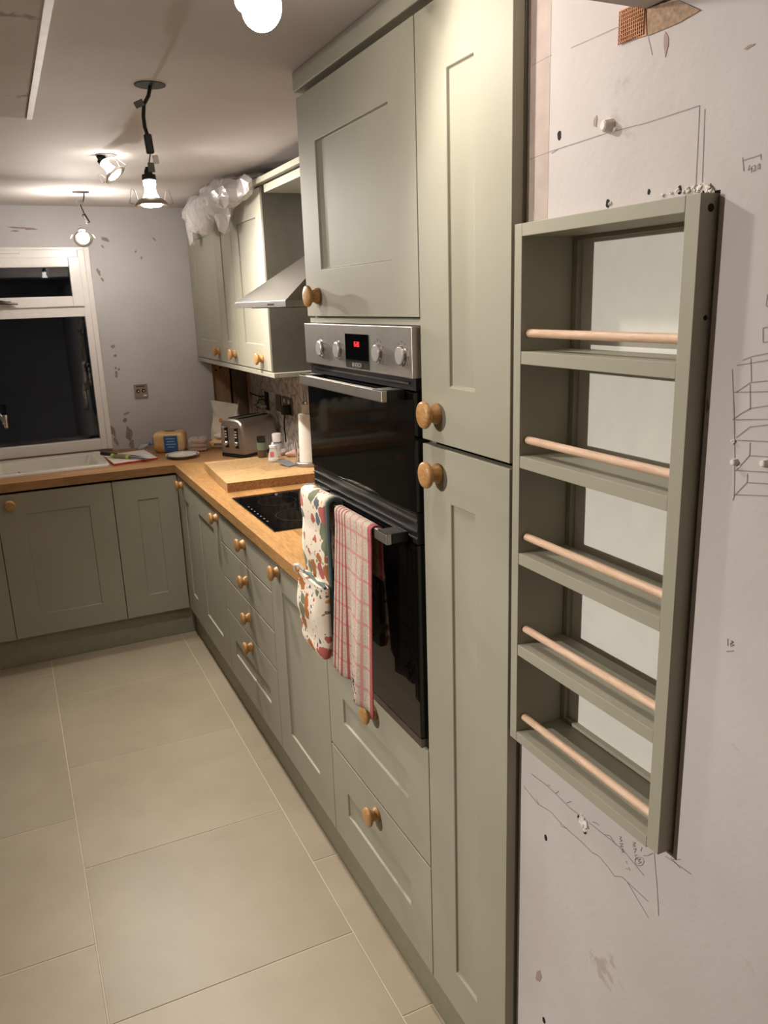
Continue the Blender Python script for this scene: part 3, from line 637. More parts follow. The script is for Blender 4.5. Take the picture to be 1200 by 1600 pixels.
def lump(u, v, r, parent, mat=CRUMB, sx=1.0, name='plaster_crumb', plane=WALLX, ax='x', depth=.6):
    c = un(u, v, ax, plane); bm = bmesh.new(); bmesh.ops.create_icosphere(bm, subdivisions=2, radius=r*(.55 if depth > .7 else 1))
    for vv in bm.verts:
        k = 1+random.uniform(-.5,.4); vv.co *= k; vv.co.y *= random.uniform(.9,1.5)
        if ax == 'x': vv.co.x *= depth
    mm = MB().add([vv.co+c for vv in bm.verts], [tuple(q.index for q in f.verts) for f in bm.faces]); bm.free()
    return mm.build(name, mat, parent)
def hole(u, v, r, parent, rz=1.4):
    c = un(u, v, 'x', WALLX); n = 14
    MB().prism([(c.x-.0004, c.y+math.cos(2*math.pi*k/n)*r*random.uniform(.8,1.1), c.z+math.sin(2*math.pi*k/n)*r*rz*random.uniform(.85,1.1)) for k in range(n)], (.0008,0,0)).build('drill_hole', HOLE, parent)
for u, v, r in ((853,1309,.0045),(850,1594,.005),(874,212,.0045),(1014,300,.0025)): hole(u, v, r, wr)
for (u, v, r) in ((954,197,.0080),(1150,722,.0042),(1197,724,.0045)):
    c = un(u, v, 'x', WALLX)
    MB().lathe(c+Vector((.0005,0,0)), (-1,.1,0), [(0,r*1.15),(r*.6,r),(r*1.4,r*.85),(r*1.6,r*.6),(r*1.62,r*.05)], 9).build('wall_plug', CRUMB, wr, smooth=False)
    lump(u+2, v+4, r*.7, wr); lump(u-2, v-3, r*.5, wr)
for u, v, r in ((909,1277,.006),(913,1285,.008),(916,1292,.005),(908,1284,.005),(915,1298,.004)): lump(u, v, r, wr)
hole(914,1299,.004,wr); hole(904,1277,.003,wr)
for u, v, r in ((953,318,.004),(1035,305,.004),(1060,298,.005),(1075,297,.006),(1085,294,.007),(1097,293,.008),(1105,294,.009),(1112,298,.006),(1068,300,.004),(1092,297,.006),(1048,302,.003),(1146,690,.005)): lump(u, v, r, wr, plane=WALLX-.001, depth=.8)
hole(950,318,.004,wr); hole(1062,297,.0035,wr); hole(1103,297,.005,wr)
def patch(pix, plane, ax, mat, parent, name='bare_patch', off=.0006):
    d = {'x':(1,0,0),'y':(0,1,0)}[ax]
    pts = [un(u, v, ax, plane-off) for u, v in pix]
    return MB().prism(pts, Vector(d)*off*.8).build(name, mat, parent)
def blob(u, v, ru, rv, plane, ax, mat, parent, ang=0, n=11):
    pp = []
    for k in range(n):
        th = 2*math.pi*k/n; q = random.uniform(.55, 1.15); x = math.cos(th)*ru*q; y = math.sin(th)*rv*q
        pp.append((u+x*math.cos(ang)-y*math.sin(ang), v+x*math.sin(ang)+y*math.cos(ang)))
    return patch(pp, plane, ax, mat, parent)
# strip of darker, pinker wall colour beside the larder, and scuffs
p0 = un(861,60,'x',WALLX); B(WALLX-.0003, WALLX-.00005, p0.y, 1.0335, RK_Z1+.004, CZ-.002).build('wall_strip', plain('darker_strip', srgb(176,160,152), .85, var=.08), wr)
for u, v, ru, rv in ((841,1526,5,10),(1040,70,5,20),(930,190,4,10)): blob(u, v, ru, rv, WALLX, 'x', RAW, wr)
blob(1172,72,11,3,WALLX,'x',RAW,wr,-.5); blob(1105,634,2,11,WALLX,'x',CHIP,wr)
# lath and old brick exposed where the beam meets the wall
BRICK = plain('orange_brick', srgb(206,162,128), .95, var=.12); BRICK_D = plain('scrim_over_brick', srgb(160,134,112), .95, var=.3, sc_=160)
patch([(970,14),(1008,10),(1010,55),(971,67)], WALLX, 'x', BRICK, wr, 'exposed_brick', .002)
patch([(1010,10),(1060,0),(1094,16),(1060,36),(1012,56)], WALLX, 'x', BRICK_D, wr, 'scrim_patch', .0015)
pa = un(970,14,'x',WALLX); pb = un(1009,55,'x',WALLX)
m = MB(); n = 13
for k in range(n):
    y = pb.y + (pa.y-pb.y)*(k+.5)/n; m.box(WALLX-.0036, WALLX-.002, y-.0005, y+.0005, un(990,62,'x',WALLX).z, 1.995)
for k in range(9):
    z = 1.962+k*.0042; m.box(WALLX-.0034, WALLX-.002, pb.y, pa.y, z-.0004, z+.0004)
m.build('wire_lath', plain('rusty_wire', srgb(184,134,100), .8), wr)
# ------------------------------------------------------------------ flaked patches and socket on the back wall
for u, v, ru, rv, an in ((165,374,8,4,.4),(160,385,4,2,.9),(241,374,5,2,.8),(154,425,3,7,-.5),(160,437,2,5,-.5),(221,403,2,3,0),(212,393,2,3,.2),(176,542,4,4,.6),(180,556,3,3,.4),(181,575,2,3,0),(182,586,3,7,0),(186,577,2,3,.2),
                         (198,646,6,2,-.3),(196,657,4,4,.5),(176,673,4,12,-.4),(181,690,3,10,-.5),(202,678,6,14,-.2),(206,695,5,8,.1),(30,356,22,2,.05),(50,358,12,2,.05),(24,361,8,1.5,0),(172,682,2,14,-.1)):
    blob(u, v, ru, rv, WALLY, 'y', CHIP, wb, an)
t = thing('wall_socket', (.667, WALLY, 1.19), 'metal double cable outlet on the plain plastered wall beside the window', 'socket')
q0 = un(208.5,601,'y',WALLY); q1 = un(231,620,'y',WALLY)
B(q0.x, q1.x, WALLY-.008, WALLY-.0005, q1.z, q0.z).build('plate', plain('brushed_plate', srgb(150,142,134), .4, .7), t, bevel=.001)
for k in (-1, 1): 
    MB().lathe(((q0.x+q1.x)/2+k*.015, WALLY-.008, (q0.z+q1.z)/2), NY, [(0,.011),(.002,.010),(.0025,.0005)], 16).build('aerial_outlet', BLACKPL, t)
    MB().lathe(((q0.x+q1.x)/2+k*.015, WALLY-.0105, (q0.z+q1.z)/2), NY, [(0,.005),(.004,.004),(.0042,.0005)], 12).build('outlet_pin', CHROME, t)
B(q0.x+.012, q1.x-.012, WALLY-.0095, WALLY-.0081, q0.z-.013, q0.z-.008).build('label_strip', BLACKPL, t); B(q1.x-.024, q1.x-.006, WALLY-.0095, WALLY-.0081, q1.z+.006, q1.z+.014).build('label_strip', WHITEPL, t)
# ------------------------------------------------------------------ sockets on the splashback
SP = SPX-.0005
t = thing('blank_plate', (SP, 4.02, 1.12), 'plain dark metal blanking plate on the marble beside the plugged socket', 'wall plate')
B(SP-.007, SP, 3.99, 4.07, 1.122, 1.208).build('plate', plain('dark_nickel', srgb(104,98,92), .35, .8), t, bevel=.001)
for z in (1.135,1.195): MB().lathe((SP-.007,4.03,z), NX, [(0,.003),(.001,.0028)], 10).build('screw', CHROME, t)
t = thing('plug_socket', (SP, 3.88, 1.12), 'dark metal switched socket with a black plug in it', 'socket')
B(SP-.007, SP, 3.812, 3.958, 1.122, 1.210).build('plate', plain('dark_nickel_b', srgb(104,98,92), .35, .8), t, bevel=.001)
for y in (3.85, 3.92): B(SP-.010, SP-.0072, y-.012, y+.012, 1.178, 1.198).build('switch', WHITEPL, t, bevel=.001)
tp = tag(MB().obox((SP-.026,3.86,1.148), *ID, .018,.022,.024).build('plug', BLACKPL, bevel=.006), 'black three-pin plug and lead of the toaster in the marble wall socket', 'plug')
MB().tube([(SP-.03,3.86,1.125),(SP-.034,3.86,1.10),(SP-.036,3.862,1.06),(SP-.03,3.87,1.02),(SP-.02,3.90,.98)], .004, 8).build('lead', BLACKPL, tp, smooth=True)
t = thing('wire_outlet', (SP, 4.26, 1.1), 'open back box with loose black and bare wires in the marble panel', 'outlet')
B(SP-.002, SP, 4.212, 4.285, 1.105, 1.205).build('back_box', HOLE, t)
for k, (y1_, z1_, yy, zz) in enumerate(((4.30,1.16,4.36,1.13),(4.31,1.14,4.40,1.12),(4.28,1.18,4.33,1.15),(4.33,1.115,4.43,1.118),(4.30,1.11,4.38,1.11))):
    MB().tube([(SP-.003,4.25,1.16-k*.006),(SP-.03,y1_,z1_),(SP-.025,yy,zz)], .0022 if k else .0035, 6).build('wire', STEEL_D if k % 2 else BLACKPL, t, smooth=True)
MB().tube([(SP-.003,4.235,1.185),(SP-.02,4.30,1.176),(SP-.015,4.40,1.172),(SP-.006,4.54,1.172),(SP-.006,4.565,1.172)], .0042, 8).build('cable', BLACKPL, t, smooth=True)
MB().obox((SP-.018,4.27,1.125), *ID, .012,.025,.007).build('terminal_strip', CRUMB, t)
# ------------------------------------------------------------------ worktop objects
W = WTT+.0006
# big oak chopping board
bt = thing('chopping_board', (.985, 3.46, W), 'thick oak chopping board behind the hob, crockery and towel holder on it', 'chopping board')
ang = -.045; BC = Vector((.990,3.462,0)); ca, sa = math.cos(ang), math.sin(ang)
bax = Vector((ca,sa,0)); bay = Vector((-sa,ca,0)); ZZ = Vector((0,0,1)); BT = W+.040
MB().obox(BC+Vector((0,0,W+.020)), bax, bay, ZZ, .208, .258, .020).build('block', BOARD, bt, bevel=.002)
MB().obox(BC-bay*.2583+Vector((0,0,W+.020)), bax, bay, ZZ, .2065, .0004, .0185).build('end_grain', BOARD_END, bt)
bt.location = bt.location
# toaster
t = thing('toaster', (1.12, 4.04, W), 'brushed steel four-slice toaster against the marble, two dials on its end', 'toaster')
TA = Vector((.87,.49,0)).normalized(); TB_ = Vector((TA.y,-TA.x,0)); TO = Vector((.998,3.985,0))
def tp_(l, wd, z): return TO + TA*l + TB_*wd + Vector((0,0,W+z))
def body(prof, l0, l1, name, mat, par, rnd=.02, **kw):
    m = MB(); L = []
    for (l, s) in ((l0, .93), (l0+rnd*.35, .985), (l0+rnd, 1), (l1-rnd, 1), (l1-rnd*.35, .985), (l1, .93)):
        L.append([tp_(l, a*s, .018+(z-.018)*(1-(1-s)*.8)) for a, z in prof])
    n = len(prof); b0 = 0
    for q in L: m.v += q
    for i in range(len(L)-1):
        for k in range(n): m.f.append((i*n+k, i*n+(k+1)%n, (i+1)*n+(k+1)%n, (i+1)*n+k))
    m.f.append(tuple(range(n))); m.f.append(tuple((len(L)-1)*n+k for k in range(n)))
    return m.build(name, mat, par, smooth=True, **kw)
HW = .083; prof = [(-HW,.018),(HW,.018)]
for k in range(13):
    th = math.pi*k/12; c, s = math.cos(th), math.sin(th)
    prof.append((HW*math.copysign(abs(c)**.55, c), .120+.078*abs(s)**.7))
tb = body(prof, .004, .262, 'body', plain('toaster_steel', srgb(178,170,160), .42, .9, var=.04), t)
body([(-HW*.97,.0),(HW*.97,.0),(HW*.97,.019),(-HW*.97,.019)], 0.0, .266, 'base', BLACKPL, t)
for s in (-1, 1):
    MB().obox(tp_(.135, s*.031, .1972), TA, TB_, ZZ, .102, .011, .0022).build('slot', BLACKPL, t, bevel=.001)
    MB().obox(tp_(.004, s*.036, .105), TA, TB_, ZZ, .004, .012, .058).build('control_strip', BLACKPL, t, bevel=.004)
    for k in range(3): MB().obox(tp_(-.001, s*.036, .133-k*.014), TA, TB_, ZZ, .0016, .006, .0032).build('button', CRUMB, t)
    MB().lathe(tp_(.0, s*.036, .072), -TA, [(0,.013),(.008,.0125),(.012,.009),(.013,.0005)], 16).build('dial', CHROME, t, smooth=True)
    MB().obox(tp_(-.008, s*.036, .160), TA, TB_, ZZ, .010, .018, .006).build('lever', CHROME, t, bevel=.003)
# kitchen roll holder
p = un(486,728,'z',BT); KX, KY = 1.150, 3.340
p = un(486,726,'z',BT); KX, KY = p.x-.012, p.y
t = thing('kitchen_roll_holder', (KX, KY, BT+.0006), 'white kitchen roll on a steel stand at the end of the chopping board', 'kitchen roll')
MB().lathe((KX,KY,BT+.0006), (0,0,1), [(0,.058),(.002,.060),(.016,.060),(.019,.057)], 36).build('base', STEEL, t, smooth=True)
MB().lathe((KX,KY,BT+.0200), (0,0,1), [(0,.020),(.0,.040),(.215,.034),(.215,.018)], 32).build('paper_roll', plain('kitchen_paper', srgb(230,222,212), .95, var=.03), t, smooth=True)
MB().lathe((KX,KY,BT+.0196), (0,0,1), [(0,.006),(.245,.006)], 12).build('pole', STEEL, t, smooth=True)
MB().lathe((KX,KY,BT+.2355), (0,0,1), [(0,.019),(.042,.019)], 18).build('cardboard_core', CRUMB, t, smooth=True)
MB().lathe((KX,KY,BT+.278), (0,0,1), [(0,.012),(.010,.013),(.012,.007),(.045,.0065),(.052,.005),(.053,.0005)], 16).build('finial', CHROME, t, smooth=True)
pa = un(467,700,'z',BT+.05); MB().tube([(KX-.050,KY+.012,BT+.018),(KX-.050,KY+.012,BT+.11)], .0042, 10).build('tension_arm', CHROME, t, smooth=True)
# spice jars
def on(u, v, z=None): return un(u, v, 'z', BT if z is None else z)
p = on(409,717); t = thing('pepper_mill', (p.x,p.y,W), 'dark-capped pepper jar with a green label by the toaster', 'jar')
p = un(410,714,'z',W+.041); c = Vector((p.x,p.y,BT+.0006))
MB().lathe(c, (0,0,1), [(0,.021),(.002,.0225),(.036,.0225),(.037,.0228)], 24).build('peppercorns', plain('peppercorn_glass', srgb(86,70,54), .2, var=.3, sc_=220), t, smooth=True)
MB().lathe(c+Vector((0,0,.037)), (0,0,1), [(0,.0232),(.036,.0232)], 24).build('label', plain('green_label', srgb(104,120,96), .5), t, smooth=True)
MB().lathe(c+Vector((0,0,.0735)), (0,0,1), [(0,.019),(.003,.0215),(.024,.0215),(.027,.022),(.0285,.018),(.029,.0005)], 24).build('cap', BLACKPL, t, smooth=True)
p = on(428,721); c = Vector((p.x,p.y,BT+.0006))
t = thing('salt_bottle', c, 'small clear salt shaker with a white cap and pink label', 'shaker')
MB().lathe(c, (0,0,1), [(0,.022),(.004,.026),(.014,.0265),(.04,.021),(.062,.016),(.066,.0155)], 24).build('glass_body', clear('shaker_glass', (.93,.92,.9,1), .45, .08), t, smooth=True)
MB().lathe(c+Vector((0,0,.003)), (0,0,1), [(0,.020),(.010,.0245),(.011,.0005)], 20).build('salt', CRUMB, t, smooth=True)
MB().obox(c+Vector((-.014,-.0215,.038)), Vector((.9,-.43,0)), Vector((.43,.9,0)), ZZ, .009,.0006,.012).build('label', plain('pink_label', srgb(206,110,120), .5), t)
MB().lathe(c+Vector((0,0,.0665)), (0,0,1), [(0,.018),(.010,.0185),(.013,.008),(.020,.0065),(.024,.0055),(.0245,.0005)], 20).build('cap', WHITEPL, t, smooth=True)
p = on(421,714); c = Vector((p.x-.01,p.y+.05,BT+.0006))
t = thing('pink_bottle', c, 'tiny pink bottle with a black top beside the salt shaker', 'bottle')
MB().lathe(c, (0,0,1), [(0,.010),(.002,.0125),(.034,.0125),(.040,.006)], 18).build('body', plain('pink_plastic', srgb(206,96,108), .35), t, smooth=True)
MB().lathe(c+Vector((0,0,.0402)), (0,0,1), [(0,.0065),(.012,.0065),(.013,.0005)], 14).build('cap', BLACKPL, t, smooth=True)
p = un(432,708,'z',BT); c = Vector((p.x,p.y-.02,BT+.0006))
t = thing('spice_grinder', c, 'tall clear grinder with a frosted white cap and blue band before the toaster', 'jar')
MB().lathe(c, (0,0,1), [(0,.021),(.002,.0225),(.05,.0225),(.056,.0200)], 24).build('glass_body', clear('grinder_glass', (.85,.84,.82,1), .5, .1), t, smooth=True)
MB().lathe(c+Vector((0,0,.0562)), (0,0,1), [(0,.0226),(.005,.0226)], 24).build('band', plain('blue_band', srgb(70,112,150), .4), t, smooth=True)
MB().lathe(c+Vector((0,0,.0614)), (0,0,1), [(0,.022),(.035,.0235),(.040,.022),(.041,.0005)], 24).build('cap', WHITEPL, t, smooth=True)
p = on(449,727); tag(MB().obox((p.x,p.y,BT+.0095), Vector((.94,.34,0)), Vector((-.33,.92,.17)).normalized(), Vector((.06,-.16,.98)).normalized(), .026,.042,.003).build('phone', plain('grey_phone', srgb(120,120,124), .25), bevel=.002), 'small grey flat device lying on the chopping board', 'device')
p = on(462,714); 
def softlump(name, c, r, mat, label, cat, dims, seed, sub=3, amp=.18, freq=1.0):
    rnd = random.Random(seed); bm = bmesh.new(); bmesh.ops.create_icosphere(bm, subdivisions=sub, radius=1)
    ph = [(Vector((rnd.uniform(-1,1),rnd.uniform(-1,1),rnd.uniform(-1,1)))*rnd.uniform(3,7)*freq, rnd.uniform(0,6.28)) for _ in range(6)]
    for v in bm.verts:
        k = 1+amp*sum(math.sin(v.co.dot(a)+b) for a, b in ph)/3; co = v.co*k
        co.z = max(co.z, -.75); v.co = Vector((co.x*dims[0], co.y*dims[1], (co.z+.75)*dims[2]))
    m = MB().add([v.co+Vector(c) for v in bm.verts], [tuple(q.index for q in f.verts) for f in bm.faces]); bm.free()
    o = m.build(name, mat, smooth=True, angle=80); return tag(o, label, cat)
softlump('ginger_root', (p.x+.005,p.y+.02,BT+.0006), 1, plain('pink_skin', srgb(206,164,146), .6), 'pinkish knobbly ginger root beside the kitchen roll', 'vegetable', (.052,.024,.017), 3)
softlump('garlic_bulb', (p.x-.03,p.y+.075,BT+.0006), 1, plain('grey_skin', srgb(150,138,126), .6), 'greyish garlic bulb lying near the foot of the toaster', 'vegetable', (.021,.021,.019), 5)
# bread, rolls, plate
p = un(258,712,'z',W); cB = Vector((.762,4.375,W))
t = thing('bread_loaf', cB, 'sliced loaf in an orange and clear bag with a blue panel', 'bread')
LA = Vector((.93,-.36,0)).normalized(); LB = Vector((-LA.y,LA.x,0))
def superbox(c, ax, ay, hx, hy, h, name, mat, par, e=.32, n=20, k2=9, jit=.0025, seed=1):
    rnd = random.Random(seed); m = MB(); L = []
    for i in range(k2+1):
        ph = -math.pi/2+math.pi*i/k2; cz = math.copysign(abs(math.sin(ph))**e, math.sin(ph)); cr = abs(math.cos(ph))**e
        R_ = []
        for k in range(n):
            th = 2*math.pi*k/n; x = math.copysign(abs(math.cos(th))**e, math.cos(th))*cr; y = math.copysign(abs(math.sin(th))**e, math.sin(th))*cr
            R_.append(c + ax*(x*hx+rnd.uniform(-jit,jit)) + ay*(y*hy+rnd.uniform(-jit,jit)) + Vector((0,0,(cz+1)/2*h + (rnd.uniform(-jit,jit) if i > 1 else 0))))
        L.append(R_)
    rings(m, L); m.f.append(tuple(range(n))[::-1]); return m.build(name, mat, par, smooth=True, angle=70)
def breadmat():
    m = M('bread_bag', rough=.28, spec=.6); v = m.co()
    m.color(m.ramp(m.noise(v, 14, 3), [(.35, srgb(206,158,92)), (.6, srgb(222,188,132)), (.75, srgb(236,214,176))])); m.bump(m.noise(v, 40, 4), .6, .004); return m.m
superbox(cB, LA, LB, .086, .062, .108, 'loaf', breadmat(), t)
f0 = cB - LB*.0645
pn = MB().obox(f0+LA*.012+Vector((0,0,.050)), LA, LB, ZZ, .036, .0012, .041).build('printed_panel', plain('blue_print', srgb(44,92,150), .3, var=.15, sc_=90), t, bevel=.001)
for k, wd in enumerate((.024,.020,.026,.018)): MB().obox(f0-LB*.0014+LA*.012+Vector((0,0,.076-k*.015)), LA, LB, ZZ, wd, .0003, .0022).build('print_line', plain('pale_print', srgb(150,184,206), .4), t)
e0 = cB - LA*.0885
for k in range(3): MB().obox(e0+Vector((0,0,.078-k*.022)), LB, LA, ZZ, .034, .0010, .007).build('end_print', plain('lilac_print', srgb(176,172,190), .4), t)
MB().obox(cB+Vector((0,0,.1092)), LA, LB, ZZ, .028,.012,.0010).build('top_print', plain('dark_print', srgb(60,58,70), .4), t)
bb = MB().tube([cB-LA*.086+LB*.02+Vector((0,0,.05)), cB-LA*.115+LB*.03+Vector((0,0,.045)), cB-LA*.135+LB*.035+Vector((0,0,.030)), cB-LA*.165+LB*.04+Vector((0,0,.020)), cB-LA*.185+LB*.04+Vector((0,0,.010))], [.034,.014,.007,.016,.009], 10).build('twisted_end', clear('clear_wrap', srgb(190,200,212), .75, .1), t, smooth=True)
MB().lathe(cB-LA*.122+LB*.03+Vector((0,0,.043)), LA, [(0,.014),(.02,.014)], 12).build('blue_tie', plain('blue_tie', srgb(70,110,170), .4), bb)
p = un(305,702,'z',W)+Vector((.008,-.045,0)); t = thing('flatbread_pack', (p.x,p.y,W), 'small clear packet of brown rolls next to the bread', 'bread')
for k in range(3): superbox(Vector((p.x+.004*k,p.y-.003*k,W+.0215*k)), LA, LB, .050-.004*k, .042, .021, 'roll', plain('brown_roll', srgb(176,132,96), .7, var=.15), t, .6, seed=k+3)
superbox(Vector((p.x+.004,p.y-.003,W+.0003)), LA, LB, .056, .046, .0745, 'wrapper', clear('roll_wrap', (.85,.8,.74,1), .28, .1), t, .5, jit=.006, seed=9)
p = un(285,711,'z',W+.012); cP = Vector((p.x,p.y,W))
t = thing('side_plate', cP, 'white side plate with a dotted blue rim at the worktop corner', 'plate')
MB().lathe(cP, (0,0,1), [(0,.045),(.003,.047),(.006,.052),(.017,.086),(.0185,.0865),(.0175,.083),(.008,.052),(.006,.045),(.0058,.0005)], 48).build('dish', CERAMIC, t, smooth=True, angle=50)
m = MB()
for k in range(44):
    th = 2*math.pi*k/44; d_ = Vector((math.cos(th),math.sin(th),0)); m.obox(cP+d_*.076+Vector((0,0,.0165)), Vector((-d_.y,d_.x,0)), d_, ZZ, .0025,.0032,.0004)
m.build('rim_dots', plain('navy_glaze', srgb(70,76,96), .3), t)
# red and white board with two knives
q = [un(172,726,'z',W), un(250,718,'z',W), un(230,705,'z',W), un(160,711,'z',W)]
c0 = Vector((.418,4.115,W)); q = [Vector((.425,4.112,W)), Vector((.650,4.158,W)), Vector((.628,4.440,W)), Vector((.405,4.390,W))]
t = thing('cutting_board', (.53,4.27,W), 'thin white cutting board with a red edge beside the sink', 'cutting board')
MB().prism(q, (0,0,.009)).build('red_base', plain('red_plastic', srgb(196,64,52), .45), t, bevel=.002)
cc = sum(q, Vector())/4
MB().prism([cc+(p_-cc)*.975+Vector((0,0,.0092)) for p_ in q], (0,0,.0022)).build('white_top', WHITEPL, t, bevel=.0008)
def knife(a, b, hfrac, hmat, label, bol=None, bladew=.011):
    a = Vector(a); b = Vector(b); d = (b-a).normalized(); s = d.cross(ZZ).normalized(); L = (b-a).length; h = a+d*L*hfrac
    up = s.cross(d)
    t = thing('kitchen_knife', a, label, 'knife', None)
    MB().tube([a, a+d*L*hfrac*.3, a+d*L*hfrac*.7, h], [.009,.0105,.009,.0085], 10).build('handle', hmat, t, smooth=True)
    if bol:
        for f_ in (0.02, .92): MB().tube([a+d*L*hfrac*f_, a+d*L*hfrac*(f_+.14)], .0112, 10).build('grip_band', bol, t, smooth=True)
    MB().prism([h-s*bladew, h+s*bladew, h+d*L*(1-hfrac)*.7+s*bladew*.7, b, h-s*bladew+d*L*(1-hfrac)*.6], up*.0016).build('blade', plain('knife_steel', srgb(92,88,84), .3, .9), t)
BTZ = W+.0115+.0112
knife(un(158,709,'z',BTZ+.012)+Vector((0,.012,0)), un(224,713.5,'z',W+.0145), .38, BLACKPL, 'black-handled knife across the red-edged cutting board')
knife(un(173,711,'z',BTZ+.001)-Vector((0,.022,0)), un(236,716.5,'z',W+.0145)-Vector((0,.022,0)), .42, plain('olive_grip', srgb(140,130,86), .5), 'olive and lime-handled knife lying on the cutting board', plain('lime_grip', srgb(196,206,96), .5))
# paper flour bags in the corner
PAPER = plain('white_paper_bag', srgb(224,210,190), .8, var=.06)
p = un(352,700,'z',W); cF = Vector((1.085,4.40,W))
t = thing('flour_bag', cF, 'white paper carrier bag with twisted corners standing behind the toaster', 'bag')
bm = bmesh.new()
GX = Vector((.86,-.5,0)).normalized(); GY = Vector((.5,.86,0))
n = 24; hs = 14; m = MB(); L = []
for i in range(hs+1):
    v = i/hs; R_ = []
    for k in range(n):
        th = 2*math.pi*k/n; cx = math.copysign(abs(math.cos(th))**.6, math.cos(th)); cyy = math.copysign(abs(math.sin(th))**.6, math.sin(th))
        wid = .082*(1+.10*math.sin(v*7))*(1 if v < .7 else 1); dep = .05*(1-.85*max(0, v-.45)/.55)
        top = .135+.115*abs(cx)**3.2
        R_.append(cF + GX*cx*wid*(1-.25*max(0,v-.6)) + GY*cyy*dep + Vector((0,0,v*top)) + Vector((random.uniform(-.003,.003),random.uniform(-.003,.003),0)))
    L.append(R_)
rings(m, L, True); m.f.append(tuple(range(n))[::-1]); m.build('paper_sack', PAPER, t, smooth=True, angle=50)
for u, v, r, mt in ((350,668,.013,plain('teal_print', srgb(96,150,146), .5)), (346,657,.012,plain('orange_print', srgb(214,142,86), .5))):
    c = un(u, v, 'y', 4.335); MB().lathe(Vector((c.x,4.345,c.z)), (-.25,-.97,0), [(0,r),(.012,r),(.0125,r*.9)], 16).build('printed_spot', mt, t)
p = un(350,700,'z',W); t = thing('biscuit_packet', (1.02,4.33,W), 'folded cream and orange packet lying below the paper bag', 'packet')
superbox(Vector((1.025,4.315,W)), GX, GY, .062, .040, .045, 'pouch', plain('cream_packet', srgb(226,184,126), .5, var=.08), t, .6, jit=.004, seed=4)
superbox(Vector((1.035,4.325,W+.0455)), GX, GY, .045, .028, .030, 'fold', PAPER, t, .7, jit=.004, seed=5)
MB().obox(Vector((1.025,4.315,W+.024))-GY*.0405, GX, GY, ZZ, .030,.0008,.006).build('printed_band', plain('slate_print', srgb(96,100,112), .5), t)
# ------------------------------------------------------------------ cloths on the lower oven handle
def tea_mat():
    m = M('checked_tea_towel', rough=.95, spec=.1); uv = m.nd('ShaderNodeUVMap'); sp = m.nd('ShaderNodeSeparateXYZ'); m.l.new(uv.outputs[0], sp.inputs[0])
    u, v = sp.outputs[0], sp.outputs[1]
    def lines(s, cs, e):
        r = None
        for c in cs:
            q = m.math('COMPARE', s, c, e); r = q if r is None else m.math('MAXIMUM', r, q)
        return r
    a = lines(u, (.06,.14,.22,.30), .016); b = lines(u, (.46,.62,.78), .016); e = m.math('GREATER_THAN', u, .91)
    vf = m.math('FRACT', m.math('MULTIPLY', v, 11.0)); h = m.math('LESS_THAN', vf, .13)
    base = m.ramp(m.noise(m.co(), 240, 3), [(.3, srgb(178,162,146)), (.7, srgb(212,196,180))])
    pink = srgb(196,132,132); red = srgb(164,66,78)
    c = m.mix(m.math('MULTIPLY', m.math('MAXIMUM', h, b), .75), base, pink)
    c = m.mix(m.math('MULTIPLY', m.math('MAXIMUM', a, e), .85), c, red)
    du = m.math('SUBTRACT', u, .58); dv = m.math('MULTIPLY', m.math('SUBTRACT', v, .945), 2.2)
    rad = m.math('SQRT', m.math('ADD', m.math('MULTIPLY', du, du), m.math('MULTIPLY', dv, dv)))
    c = m.mix(m.math('LESS_THAN', rad, m.math('MULTIPLY', m.math('SUBTRACT', m.noise(m.co(), 130, 3), .38), .55)), c, srgb(40,30,28))
    m.color(c); m.bump(m.noise(m.co(), 500, 2), .5, .002); return m.m
def cloth(name, path, y0f, y1f, fold, nu, mat, parent, thick=.0022, smooth=True):
    """path: list of (x, z, t) down the cloth; y0f/y1f: edges as a function of t"""
    m = MB(); nv = len(path); uvs = []
    for j, (x, z, tt) in enumerate(path):
        for i in range(nu+1):
            u = i/nu; y = y1f(tt)*(1-u)+y0f(tt)*u; dx, dz = fold(u, tt)
            m.v.append(Vector((x+dx, y, z+dz))); uvs.append((u, tt))
    for j in range(nv-1):
        for i in range(nu): m.f.append((j*(nu+1)+i, j*(nu+1)+i+1, (j+1)*(nu+1)+i+1, (j+1)*(nu+1)+i))
    ob = m.build(name, mat, parent, smooth=smooth, angle=180)
    ul = ob.data.uv_layers.new(name='UVMap')
    for lp in ob.data.loops: ul.data[lp.index].uv = uvs[lp.vertex_index]
    s = ob.modifiers.new('thickness', 'SOLIDIFY'); s.thickness = thick; s.offset = 0
    return ob
def drape(ztop, xf, xb, zf, zb, nf=30, nb=10, r=.0085):
    P = []; Lb = ztop-zb; Lf = ztop-zf; T = Lb+Lf
    for k in range(nb): P.append((xb, zb+(ztop-r-zb)*k/nb, (Lb*k/nb)/T))
    xm = (xf+xb)/2; rx = (xb-xf)/2
    for k in range(7):
        th = math.pi*k/6; P.append((xm+rx*math.cos(th), ztop-r+r*math.sin(th), (Lb*(.96+.08*k/6))/T))
    for k in range(1, nf+1): P.append((xf, ztop-r-(ztop-r-zf)*k/nf, (Lb*1.04+(T-Lb*1.04)*k/nf)/T))
    return P
HZ = 1.2225
tw = thing('tea_towel', (.643, 1.52, .78), 'pink and white checked tea towel hung over the lower oven handle', 'towel')
def fold_t(u, t):
    f = max(0, (t-.30))/.70
    dx = -.012*f - .010*f*math.sin(u*11+.6) - .0035*f*math.sin(u*26+2*t)
    dz = -.028*f*f*(u-.5)*2
    return min(dx, .004), dz
cloth('cloth', drape(HZ, .6335, .6585, .803, 1.10), lambda t: 1.432+.022*max(0,t-.3), lambda t: 1.632+.01*max(0,t-.3), fold_t, 56, tea_mat(), tw)
p = un(566,1063,'x',.615)
